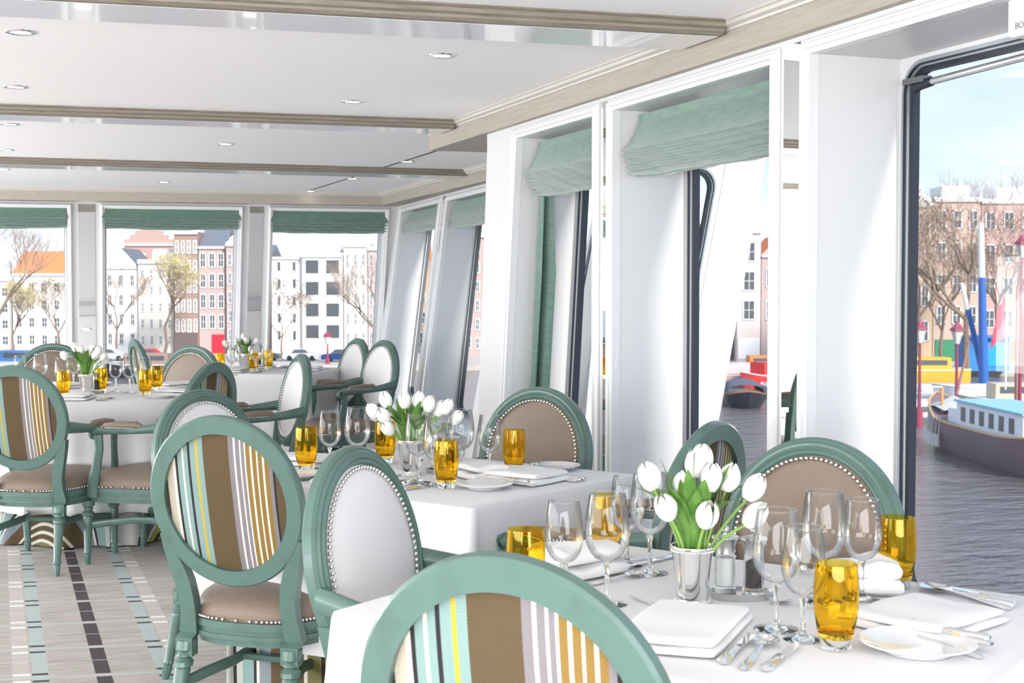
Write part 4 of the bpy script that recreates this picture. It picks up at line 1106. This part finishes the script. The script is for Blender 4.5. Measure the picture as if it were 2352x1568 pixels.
pane_d = om('house_pane', (.10, .11, .12), .15); frame_w = om('window_frame', (.80, .79, .77), .5)
def hwin(w_, h_, bars=(1, 1), fr=.12, dark=pane_d):
    b = MB(); b.box((0, -.03, 0), (w_ - 2 * fr, .02, h_ - 2 * fr), 1)
    for sx in (-1, 1): b.box((sx * (w_ / 2 - fr / 2), -.05, 0), (fr, .12, h_)); b.box((0, -.05, sx * (h_ / 2 - fr / 2)), (w_, .12, fr))
    for k in range(bars[0]): b.box((-w_ / 2 + w_ * (k + 1) / (bars[0] + 1), -.05, 0), (.06, .06, h_ - fr))
    for k in range(bars[1]): b.box((0, -.05, -h_ / 2 + h_ * (k + 1) / (bars[1] + 1)), (w_ - fr, .06, .06))
    return b.mesh('house_window', [frame_w, dark])
WM = {}
def house(px0, px1, d, ytop, colour, label, cols, rows, roof=None, rcol=None, ww=.6, wh=.6, y0=None, y1=None, door=None, bars=(1, 1), depth=9, name='canal_house', shop=None, dark=None):
    c0 = out((px0 + px1) / 2, d, QZ); W_ = (px1 - px0) / F * d; H_ = hz(ytop, d) - QZ
    t = thing(name, label, 'building', c0, -YAW, 'canal houses across the water')
    b = MB(); b.box((0, depth / 2, H_ / 2), (W_ - .04, depth, H_)); b.build('wall', colour, t)
    y0 = ytop + 12 if y0 is None else y0; y1 = 800 if y1 is None else y1
    cw = W_ / cols; z_top = hz(y0, d) - QZ; z_bot = hz(y1, d) - QZ; rh = (z_top - z_bot) / rows
    key = (round(cw * ww, 2), round(rh * wh, 2), bars, dark.name if dark else '')
    if key not in WM: WM[key] = hwin(cw * ww, rh * wh, bars, dark=dark or pane_d)
    for i in range(cols):
        for j in range(rows):
            inst('house_window', WM[key], t, (-W_ / 2 + cw * (i + .5), -.02, z_top - rh * (j + .5)))
    rc = rcol or om('slate', (.17, .18, .21), .7)
    if roof == 'gable':      # ridge running away from the water
        rh_ = W_ * .55; b = MB(); b.add([(-W_ / 2, 0, H_), (W_ / 2, 0, H_), (0, 0, H_ + rh_), (-W_ / 2, depth, H_), (W_ / 2, depth, H_), (0, depth, H_ + rh_)], [(0, 1, 2), (3, 5, 4), (0, 2, 5, 3), (1, 4, 5, 2)]); b.build('roof', rc, t)
        b = MB(); b.add([(-W_ / 2, -.15, H_), (W_ / 2, -.15, H_), (0, -.15, H_ + rh_), (-W_ / 2, .1, H_), (W_ / 2, .1, H_), (0, .1, H_ + rh_)], [(0, 1, 2), (3, 5, 4), (0, 2, 5, 3), (1, 4, 5, 2), (0, 3, 4, 1)]); b.build('gable', colour, t)
    if roof == 'bell':       # white curved neck gable
        b = MB(); pr = [(-.5, 0), (-.46, .10), (-.30, .20), (-.26, .38), (-.12, .46), (0, .55), (.12, .46), (.26, .38), (.30, .20), (.46, .10), (.5, 0)]
        N = len(pr); vs = [(x * W_, -.2, H_ + z * W_) for x, z in pr] + [(x * W_, .3, H_ + z * W_) for x, z in pr]
        b.add(vs, [tuple(range(N)), tuple(range(N, 2 * N))[::-1]] + [(i, i + 1, i + 1 + N, i + N) for i in range(N - 1)]); b.build('gable', frame_w, t)
        b = MB(); rh_ = W_ * .5; b.add([(-W_ / 2, .3, H_), (W_ / 2, .3, H_), (0, .3, H_ + rh_), (-W_ / 2, depth, H_), (W_ / 2, depth, H_), (0, depth, H_ + rh_)], [(0, 1, 2), (3, 5, 4), (0, 2, 5, 3), (1, 4, 5, 2)]); b.build('roof', rc, t)
    if roof == 'side':       # ridge parallel to the water
        rh_ = (hz(roof_y[0], d) - QZ) - H_; b = MB(); b.add([(-W_ / 2, 0, H_), (W_ / 2, 0, H_), (W_ / 2, depth / 2, H_ + rh_), (-W_ / 2, depth / 2, H_ + rh_), (-W_ / 2, depth, H_), (W_ / 2, depth, H_)], [(0, 1, 2, 3), (3, 2, 5, 4), (0, 3, 4), (1, 5, 2)]); b.build('roof', rc, t)
    if roof == 'step':
        b = MB(); st = 4
        for k in range(st): b.box((0, .2, H_ + W_ * .09 * (k + .5)), (W_ * (1 - .22 * k), .4, W_ * .09))
        b.build('gable', colour, t)
    if roof == 'flat':
        b = MB(); b.box((0, depth / 2, H_ + .1), (W_ + .1, depth + .3, .25)); b.box((W_ * .1, depth * .5, H_ + .9), (W_ * .6, depth * .5, 1.5)); b.build('roof', frame_w, t)
    b = MB(); b.box((0, -.12, H_ - .15), (W_, .35, .3)); b.build('cornice', frame_w, t)
    if door:
        b = MB(); b.box((door[0] * W_, -.05, 1.25), (1.6, .15, 2.5)); b.build('door', door[1], t)
    if shop:
        b = MB(); b.box((0, -.06, 1.5), (W_ * .9, .14, 2.4)); b.build('shopfront', shop, t)
    return t
roof_y = [500]
orange = om('orange_tiles', (.72, .25, .10), .75); brick1 = om('pink_brick', (.52, .34, .30), .85); brick2 = om('brown_brick', (.36, .25, .20), .85)
brick3 = om('rose_brick', (.50, .38, .36), .85); darkb = om('dark_brick', (.16, .12, .12), .85); whitew = om('white_render', (.80, .78, .75), .8)
creamw = om('cream_render', (.74, .68, .60), .8); redp = om('red_paint', (.62, .03, .05), .5); tanb = om('tan_brick', (.58, .42, .28), .85); slate = om('slate', (.17, .18, .21), .7)
roof_y[0] = 575; house(30, 175, 185, 628, whitew, 'white house with a long orange roof at the far left', 5, 4, 'side', orange, .5, .6, 640, 800)
house(-130, 28, 188, 640, creamw, 'pale house behind the trees cut by the left edge', 5, 4, 'flat', None, .5, .6)
house(176, 238, 182, 655, creamw, 'cream house behind the white post at the left', 3, 4, 'gable', slate, .5, .6)
house(287, 400, 192, 560, brick1, 'tall red brick house with a stepped gable above the other roofs', 4, 6, 'step', None, .45, .5)
house(240, 318, 178, 612, whitew, 'white canal house with four rows of windows left of the bare tree', 3, 4, 'gable', slate, .45, .62, 622, 800)
house(318, 400, 177, 600, creamw, 'cream canal house behind the bare tree in the second window', 4, 5, 'flat', None, .45, .6, 610, 800)
house(401, 456, 175, 533, brick2, 'narrow brown canal house with closely set white windows', 4, 5, 'flat', None, .66, .68, 545, 770, shop=darkb)
roof_y[0] = 520; house(457, 519, 175, 566, brick3, 'rose brick canal house with a slate mansard roof and red double door', 3, 4, 'side', slate, .70, .72, 574, 762, door=(.2, redp), bars=(1, 1))
house(520, 556, 174, 560, brick3, 'slim brick house with a white bell gable beside the white post', 2, 5, 'bell', slate, .6, .66, 575, 790)
roof_y[0] = 560; house(560, 623, 180, 590, brick3, 'brick house mostly hidden by the far white post', 3, 5, 'side', slate, .6, .66)
house(624, 694, 176, 590, whitew, 'left wing of the white block of flats with narrow windows', 2, 5, None, None, .30, .62, 592, 790, bars=(0, 0))
t_ = house(694, 788, 175, 585, whitew, 'white modern block of flats with big square windows and roof terrace', 2, 4, 'flat', None, .72, .70, 588, 786, bars=(0, 0))
house(790, 844, 175, 562, whitew, 'pale narrow canal house right of the white block', 3, 5, 'flat', None, .5, .66, 575, 800)
house(845, 893, 175, 570, om('grey_brick', (.52, .44, .42), .85), 'grey-brown canal house behind the young tree', 3, 5, 'flat', None, .6, .66, 575, 800)
house(894, 930, 174, 590, darkb, 'dark canal house with a gable at the right end of the far windows', 2, 5, 'bell', slate, .6, .62, 600, 800)
roof_y[0] = 542; house(870, 985, 200, 600, tanb, 'house with an orange roof behind the dark gable', 4, 4, 'side', orange, .5, .6)
house(1030, 1125, 168, 540, brick3, 'brown brick house seen in the narrow gap of the side window', 5, 6, 'flat', None, .6, .62, 550, 810)
house(1126, 1250, 168, 520, whitew, 'white house behind the white panel', 4, 5, 'gable', slate, .5, .6)
house(1300, 1420, 165, 500, brick1, 'pink brick house glimpsed behind the window posts', 5, 5, 'flat', None, .5, .6)
house(1430, 1640, 165, 510, brick3, 'wide brick house behind the slanted hull panel', 8, 5, 'flat', None, .5, .6, shop=darkb)
house(1641, 1692, 158, 560, brick2, 'dark brown house left of the white gabled house', 1, 3, 'flat', None, .6, .62, 580, 760, shop=darkb)
house(1693, 1747, 156, 530, om('rose_render', (.70, .58, .55), .85), 'house with a tall white neck gable above the moored boats', 1, 3, 'bell', slate, .52, .68, 545, 745, shop=frame_w)
house(1748, 1830, 156, 585, brick3, 'brick house with an orange roof beside the white window frame', 2, 2, 'gable', orange, .5, .6, 600, 750)
house(1840, 1990, 155, 480, brick1, 'brick row house behind the white window reveal', 6, 5, 'flat', None, .5, .6)
house(2030, 2142, 152, 470, tanb, 'tan brick house behind the big bare tree by the window edge', 3, 4, 'bell', slate, .5, .6, 480, 800)
house(2143, 2250, 152, 458, om('sand_brick', (.55, .40, .32), .85), 'sand-coloured brick house with white windows behind the blue crane mast', 3, 4, 'flat', None, .58, .58, 468, 760, shop=om('green_door', (.03, .22, .10), .5))
house(2251, 2420, 152, 462, brick1, 'long pinkish brick house at the right edge of the picture', 4, 4, 'flat', None, .58, .56, 470, 770, shop=om('brown_shop', (.25, .15, .08), .6))
house(2421, 2640, 152, 450, tanb, 'brick house beyond the right edge', 6, 4, 'flat', None, .5, .6)
b = MB(); c0 = out(2268, 138, QZ); t = thing('market_stall', 'bright blue market stall on the quay behind the crane mast', 'stall', c0, -YAW)
b.box((0, 1.5, 1.7), (4.6, 3, 3.4)); b.build('body', om('stall_blue', (.02, .22, .55), .5), t)
b = MB(); b.box((.6, -.06, 1.7), (2.0, .1, 2.4)); b.build('shutter', om('bright_blue', (.0, .33, .72), .5), t)
b = MB(); b.box((0, 1.2, 3.5), (5.0, 3.9, .18)); b.build('roof', om('stall_blue', (.02, .22, .55), .5), t)

# bare trees
bark = om('bark', (.23, .17, .13), .9); twig = om('twig', (.44, .34, .27), .9); budc = om('spring_buds', (.52, .45, .20), .7); budb = om('brown_buds', (.40, .28, .20), .8)
def tree_mesh(seed, H_, spread, trunk, buds=None, depth=6, name='tree'):
    rnd = random.Random(seed); b = MB()
    def tw(p, q, r0, r1, m): 
        b.tube([p, q], [r0, r1], 4 if r0 < .06 else 6, m, cap=False)
    def grow(p, d, L, r, lv):
        q = p + d * L; mid = p + d * L * .5 + Vector((rnd.uniform(-1, 1), rnd.uniform(-1, 1), rnd.uniform(-.3, .6))) * L * .07
        m = 0 if lv < 3 else 1
        tw(p, mid, r, r * .85, m); tw(mid, q, r * .85, r * .7, m)
        if lv >= depth:
            if buds:
                for _ in range(2):
                    c = q + Vector((rnd.uniform(-1, 1), rnd.uniform(-1, 1), rnd.uniform(-1, 1))) * .25
                    s_ = rnd.uniform(.05, .11); b.add([c + Vector((s_, 0, 0)), c + Vector((0, s_, s_)), c + Vector((-s_, 0, s_ * .5)), c + Vector((0, -s_, -s_))], [(0, 1, 2, 3)], 2)
            return
        n = 3 if lv < 2 else rnd.choice((2, 3, 3))
        for k in range(n):
            ax = Vector((rnd.uniform(-1, 1), rnd.uniform(-1, 1), rnd.uniform(-.25, .45) + (.35 if lv > 1 else .15)))
            nd = (d * (1.0 if lv else .9) + ax * spread).normalized()
            grow(q, nd, L * rnd.uniform(.66, .86), max(r * .60, .013), lv + 1)
        if lv > 1: 
            nd = (d + Vector((rnd.uniform(-1, 1), rnd.uniform(-1, 1), .2)) * .9).normalized(); grow(mid, nd, L * .6, max(r * .45, .013), min(depth, lv + 2))
    grow(Vector((0, 0, 0)), Vector((rnd.uniform(-.05, .05), 0, 1)).normalized(), H_ * .30, trunk, 0)
    return b.mesh(name, [bark, twig, buds or twig])
TR = [tree_mesh(1, 19, .85, .34, None, 6), tree_mesh(2, 15, .85, .26, budc, 6), tree_mesh(5, 14, .70, .20, budb, 6), tree_mesh(9, 19, .90, .32, budb, 6)]
def tree(i, px, d, rz, s, label, z=QZ):
    p = out(px, d, z); o = inst('bare_tree', TR[i], None, p, rz, s); tag(o, label, 'tree', 'leafless trees along the quay')
tree(1, 25, 158, .3, .62, 'leafless tree with ochre buds at the left edge behind the round table')
tree(3, -25, 120, 1.2, .85, 'large dark leafless tree cut by the left edge')
tree(1, 135, 165, 2.0, .65, 'budding tree in front of the white house with the orange roof')
tree(1, 375, 162, .2, .85, 'big leafless tree with yellowish buds in front of the cream canal houses')
tree(2, 268, 166, 1.2, .8, 'smaller budding tree at the left of the second far window')
tree(2, 648, 160, 2.2, .62, 'thin young tree before the left wing of the white flats')
tree(0, 866, 160, .9, .62, 'slim leafless tree in front of the grey-brown canal house')
tree(0, 2222, 132, .3, .95, 'tall leafless tree behind the crane mast')
tree(3, 2105, 134, 2.4, .92, 'leafless tree close to the left edge of the clear window')
tree(0, 2350, 128, 4.0, 1.0, 'large leafless tree at the right edge of the picture')
tree(3, 2165, 139, 5.0, .72, 'leafless tree between the two biggest ones, farther back')
tree(2, 2290, 139, 3.0, 1.0, 'leafless tree behind the blue stall')

# cars along the quay
def car(px, d, c, label, L=4.3, rz=0):
    t = thing('car', label, 'car', out(px, d, QZ), -YAW + rz, 'cars parked on the quay')
    b = MB(); pr = [(-.5, .25), (-.5, .72), (-.44, .86), (-.28, .90), (-.17, 1.38), (.12, 1.42), (.27, .95), (.46, .82), (.5, .60), (.5, .25)]
    N = len(pr); vs = [(x * L, -.85, z) for x, z in pr] + [(x * L, .85, z) for x, z in pr]
    b.add(vs, [tuple(range(N)), tuple(range(N, 2 * N))[::-1]] + [(i, (i + 1) % N, (i + 1) % N + N, i + N) for i in range(N)]); b.build('body', c, t)
    b = MB(); b.add([(x * L, -.87, z) for x, z in ((-.25, .92), (-.16, 1.32), (.10, 1.35), (.22, .95))], [(0, 1, 2, 3)]); b.add([(x * L, .87, z) for x, z in ((-.25, .92), (-.16, 1.32), (.10, 1.35), (.22, .95))], [(0, 1, 2, 3)]); b.build('side_glass', pane_d, t)
    for sx in (-.3, .31):
        for sy in (-.78, .78):
            b = MB(); b.lathe([(0, -.1), (.31, -.1), (.31, .1), (0, .1)], 16, T=Matrix.Translation((sx * L, sy, .31)) @ Matrix.Rotation(PI / 2, 4, 'X')); b.build('wheel', M['rubber'], t)
navy = om('navy', (.02, .05, .16), .3); silverc = om('car_silver', (.5, .5, .52), .3)
car(600, 158, om('car_dark', (.05, .06, .08), .3), 'dark parked car behind the left tumbler of the farthest table')
car(785, 156, navy, 'dark blue parked car in the middle of the far quay', 4.6)
car(905, 156, om('car_white', (.75, .75, .75), .3), 'white parked car beside the last far window post')
car(692, 158, silverc, 'silver parked car left of the blue one on the quay')
car(342, 158, redp, 'red parked car seen through the second far window')
car(432, 157, om('van_orange', (.8, .20, .05), .4), 'orange van on the quay left of the red door', 4.6)
car(250, 158, silverc, 'grey parked car at the left of the second far window')
# ---- boats
def hull(b, L, W_, H_, sheer=.5, n=16, m=0, draft=.1, rake=.6):
    """bow towards -x"""
    rings = []
    for i in range(n + 1):
        u = i / n; x = -L / 2 + L * u
        w_ = W_ / 2 * (min(1, (u / .28)) ** .55 if u < .28 else (1 if u < .85 else 1 - .25 * ((u - .85) / .15)))
        zt = H_ + sheer * (1 - min(1, u / .4)) ** 2 + sheer * .25 * max(0, (u - .7) / .3) ** 2
        wb = w_ * .72; xo = rake * (1 - min(1, u / .3)) ** 1.2
        rings.append([(x, -w_, zt), (x + xo * .4, -w_ * .96, zt * .5), (x + xo, -wb, -draft), (x + xo, wb, -draft), (x + xo * .4, w_ * .96, zt * .5), (x, w_, zt)])
    vs = [p for r_ in rings for p in r_]; fs = []
    for i in range(n):
        for k in range(5): fs.append((i * 6 + k, (i + 1) * 6 + k, (i + 1) * 6 + k + 1, i * 6 + k + 1))
        fs.append((i * 6 + 5, (i + 1) * 6 + 5, (i + 1) * 6, i * 6))
    fs.append(tuple(n * 6 + k for k in range(6)))
    b.add(vs, fs, m); return rings
# big dark barge at the right: bow points left, stern comes towards the viewer
p0 = out(2152, 80, WZ); p1 = out(2452, 63, WZ); ax = (p1 - p0); Lb = ax.length; az = math.atan2(ax.y, ax.x); pc = (p0 + p1) / 2
t = thing('barge', 'dark-hulled Dutch barge with white cabin and blue roof, moored at the right', 'boat', pc, az)
b = MB(); hull(b, Lb, 3.6, 1.7, 1.2, rake=.5); b.build('hull', om('barge_hull', (.19, .13, .15), .45), t, smooth=50)
b = MB(); R_ = hull(MB(), Lb, 3.6, 1.7, 1.2, rake=.5)
for sd in (0, 5): b.tube([Vector(r_[sd]) + Vector((0, 0, .03)) for r_ in R_], .07, 6)
b.build('rubbing_rail', om('rail_tan', (.55, .35, .18), .6), t, smooth=50)
b = MB(); b.box((2.9, 0, 2.3), (Lb * .50, 2.9, 1.35)); b.box((-Lb * .13, 0, 2.05), (1.6, 2.6, .9)); b.build('cabin', om('boat_white', (.82, .83, .85), .4), t)
b = MB(); b.box((2.9, 0, 3.02), (Lb * .52, 3.1, .12)); b.build('cabin_roof', om('sky_blue_roof', (.28, .52, .66), .6), t)
for k in range(6):
    b = MB(); b.box((-.4 + k * 1.25, -1.46, 2.35), (.55, .06, .75)); b.build('cabin_window', pane_d, t)
b = MB()
for i in range(13):
    u = i / 12
    b.add([(-Lb / 2 + 1.2 + u * 3.2, -1.1 + 0, 2.35 - abs(u - .5) * .3), (-Lb / 2 + 1.2 + u * 3.2, 0, 2.95 - abs(u - .5) * 1.0), (-Lb / 2 + 1.2 + u * 3.2, 1.1, 2.35 - abs(u - .5) * .3)], [])
b.f = []
for i in range(12):
    for k in range(2): b.f.append([i * 3 + k, i * 3 + 3 + k, i * 3 + 4 + k, i * 3 + 1 + k])
b.mi = [0] * len(b.f); b.build('tarpaulin', om('grey_tarp', (.55, .56, .53), .8), t)
for k in range(9):
    x = -Lb / 2 + 1.7 + k * .5; hw = 1.8 * min(1, ((x + Lb / 2) / Lb / .28)) ** .55; b = MB(); b.tube([(x, -hw - .03, 2.0), (x - .04, -hw - .10, 1.0)], .03, 5); b.tube([(x - .06, -hw - .14, 1.0), (x - .06, -hw - .14, .35)], [.13, .16], 8); b.build('fender', om('fender_grey', (.62, .58, .54), .8), t, smooth=50)
b = MB(); b.tube([(-Lb / 2 + 3.3, -.8, 1.6), (-Lb / 2 + 3.1, -.8, 3.4)], .10, 8); b.build('mooring_post', om('orange_wood', (.60, .28, .10), .6), t)
# jetty
t = thing('jetty', 'pale wooden jetty left of the dark barge', 'jetty', out(2115, 90, WZ), -YAW)
b = MB(); b.box((0, 1.0, 1.35), (2.9, 2.4, .35)); b.box((0, .4, .62), (2.9, 1.2, .30)); b.build('deck', om('grey_wood', (.68, .61, .56), .8), t)
for x in (-1.3, 0, 1.3): b = MB(); b.box((x, 0, .5), (.18, .18, 1.4)); b.build('post', om('grey_wood', (.55, .47, .42), .8), t)
b = MB(); b.box((0, -.1, 2.5), (2.9, .07, .07)); b.box((0, -.1, 2.1), (2.9, .05, .05)); b.box((-1.4, -.1, 2.0), (.07, .07, 1.0)); b.box((1.4, -.1, 2.0), (.07, .07, 1.0)); b.build('railing', frame_w, t)
def boat(px, d, L, W_, H_, col, label, rz=0, cabin=None, canopy=None, name='motor_boat', stripe=None):
    t = thing(name, label, 'boat', out(px, d, WZ), -YAW + rz, 'boats moored along the canal')
    b = MB(); R_ = hull(b, L, W_, H_, .35); b.build('hull', col, t, smooth=50)
    b = MB()
    for sd in (0, 5): b.tube([Vector(r_[sd]) for r_ in R_], .05, 5)
    b.build('gunwale', stripe or frame_w, t)
    if cabin: b = MB(); b.box((L * .05, 0, H_ + .55), (L * .5, W_ * .75, 1.15)); b.build('cabin', cabin, t); b = MB(); b.box((L * .05, -W_ * .38, H_ + .7), (L * .42, .06, .45)); b.build('cabin_window', pane_d, t)
    if canopy:
        b = MB()
        def f(u, v): a = PI * v; return (-L * .22 + L * .62 * u, -W_ * .45 * math.cos(a), H_ + .1 + (1.0 * math.sin(a) ** .6) * math.sin(PI * min(1, .12 + u * .8)) ** .5)
        b.grid(f, 10, 10); b.build('canopy', canopy, t, smooth=60)
black = om('boat_black', (.03, .03, .045), .3)
boat(1707, 104, 6.5, 3.1, 1.0, black, 'dark motor launch with a black canopy, bow towards us, below the largest blind', rz=PI / 2 , canopy=om('canopy_dark', (.10, .11, .14), .7), stripe=om('rust', (.45, .16, .08), .6), name='motor_launch')
boat(1690, 122, 8, 2.8, 1.3, om('hull_pink', (.50, .32, .30), .6), 'boat under a pinkish tarpaulin behind the dark launch', canopy=om('canopy_pink', (.62, .45, .45), .8))
boat(1765, 118, 6, 2.6, 1.5, om('hull_red', (.72, .05, .05), .5), 'red-decked boat right of the dark launch', rz=.5, cabin=om('hull_red', (.72, .05, .05), .5))
boat(1790, 112, 5, 2.4, 1.0, om('hull_grey', (.35, .33, .36), .6), 'grey boat half hidden by the window frame', rz=PI / 2)
boat(1760, 135, 9, 3.0, 1.2, om('hull_brown', (.30, .14, .09), .6), 'brown houseboat with an orange cabin and blue roof edge', cabin=om('cabin_orange', (.75, .24, .06), .6))
boat(2175, 108, 11, 3.2, 1.3, om('boat_white', (.82, .83, .85), .4), 'long white yacht with a blue line behind the barge', stripe=om('blue_line', (.10, .20, .55), .5))
boat(2290, 104, 10, 3.0, 1.4, om('boat_white', (.82, .83, .85), .4), 'second white boat, behind the barge cabin')
boat(2110, 124, 9, 3.0, 1.6, om('yellow_boat', (.80, .42, .04), .6), 'yellow-orange cabin boat close to the window edge', cabin=om('yellow_boat', (.80, .42, .04), .6))
boat(2185, 98, 4, 1.8, .6, om('teal_boat', (.25, .60, .55), .6), 'small turquoise dinghy behind the jetty')
boat(2330, 96, 8, 2.6, 1.2, om('hull_cream', (.60, .52, .40), .6), 'cream boat with flower boxes at the right edge', cabin=om('hull_cream', (.60, .52, .40), .6))
boat(60, 140, 12, 3.4, 1.5, om('boat_white', (.82, .83, .85), .4), 'long white canal boat at the far left behind the round table', cabin=om('cabin_blue', (.10, .22, .45), .5))
boat(330, 138, 9, 3.2, 1.3, black, 'dark canal boat behind the edge-on armchair', cabin=brick2)
# crane boat masts, flag, lamp posts
def spar(px0, y0, px1, y1, d, r, segs, label, name='mast', cat='mast'):
    t = thing(name, label, cat, out(px1, d, WZ))
    A = out(px1, d, hz(y1, d)) - Vector(t.location); B_ = out(px0, d, hz(y0, d)) - Vector(t.location)
    for nm, f0, f1, m in segs:
        b = MB(); b.tube([A.lerp(B_, f0), A.lerp(B_, f1)], [r * (1 - .45 * f0), r * (1 - .45 * f1)], 8); b.build(nm, m, t, smooth=50)
    return t
blue = om('mast_blue', (.03, .13, .45), .4); mwhite = om('mast_white', (.85, .85, .85), .4)
spar(2250, 512, 2262, 880, 100, .36, [('blue_section', 0, .66, blue), ('white_tip', .66, 1, mwhite)], 'tall mast painted blue with a white tip, behind the barge')
spar(2208, 650, 2258, 850, 101, .26, [('blue_section', 0, .70, blue), ('white_tip', .70, 1, mwhite)], 'slanted blue and white boom leaning left of the tall mast')
spar(2336, 655, 2338, 930, 92, .16, [('shaft', 0, 1, om('rust_mast', (.36, .18, .16), .6))], 'thin reddish mast at the right edge')
spar(2228, 780, 2200, 905, 84, .10, [('shaft', 0, 1, om('rust_mast', (.36, .18, .16), .6))], 'slanted dark spar above the bow of the barge', 'spar')
t = thing('flag', 'red flag hanging limp left of the thin reddish mast', 'flag', out(2312, 94, WZ))
b = MB(); b.tube([(0, 0, 2), (0, 0, hz(670, 94) - WZ)], .06, 6); b.build('flagpole', mwhite, t)
b = MB()
def ff(u, v): p = RV * (-.10 - u * 1.1 * (.5 + .5 * v)) + FV * .15 * math.sin(u * 9 + v * 3); return (p.x, p.y, hz(680, 94) - WZ - v * 2.8 - u * .9)
b.grid(ff, 8, 12); b.build('cloth', om('flag_red', (.75, .10, .16), .7), t, smooth=60)
maroon = om('maroon_iron', (.30, .05, .09), .5)
def lamppost(px, d, ytop, label):
    p = out(px, d, WZ); Ht = hz(ytop, d) - WZ
    t = thing('street_lamp', label, 'lamp post', p, -YAW, 'old-fashioned maroon lamp posts')
    b = MB(); b.tube([(0, 0, 0), (0, 0, 1.2), (0, 0, 1.3), (0, 0, Ht - 1.5)], [.28, .24, .13, .08], 8); b.build('post', maroon, t, smooth=40)
    b = MB(); b.lathe([(.18, Ht - 1.5), (.42, Ht - .6)], 6); b.build('lantern_glass', om('lantern_glass', (.62, .60, .56), .2), t)
    b = MB(); b.lathe([(.52, Ht - .62), (.50, Ht - .5), (.2, Ht - .22), (.08, Ht), (0, Ht + .1)], 6); b.lathe([(0, Ht - 1.62), (.2, Ht - 1.5), (0, Ht - 1.48)], 6); b.build('lantern_cap', maroon, t)
lamppost(2114, 88, 735, 'maroon street lamp nearest the edge of the clear window')
lamppost(2199, 90, 738, 'maroon street lamp left of the slanted blue boom')
lamppost(752, 151, 760, 'street lamp in front of the white block of flats')
lamppost(2345, 90, 540, 'tall street lamp at the right edge of the picture')
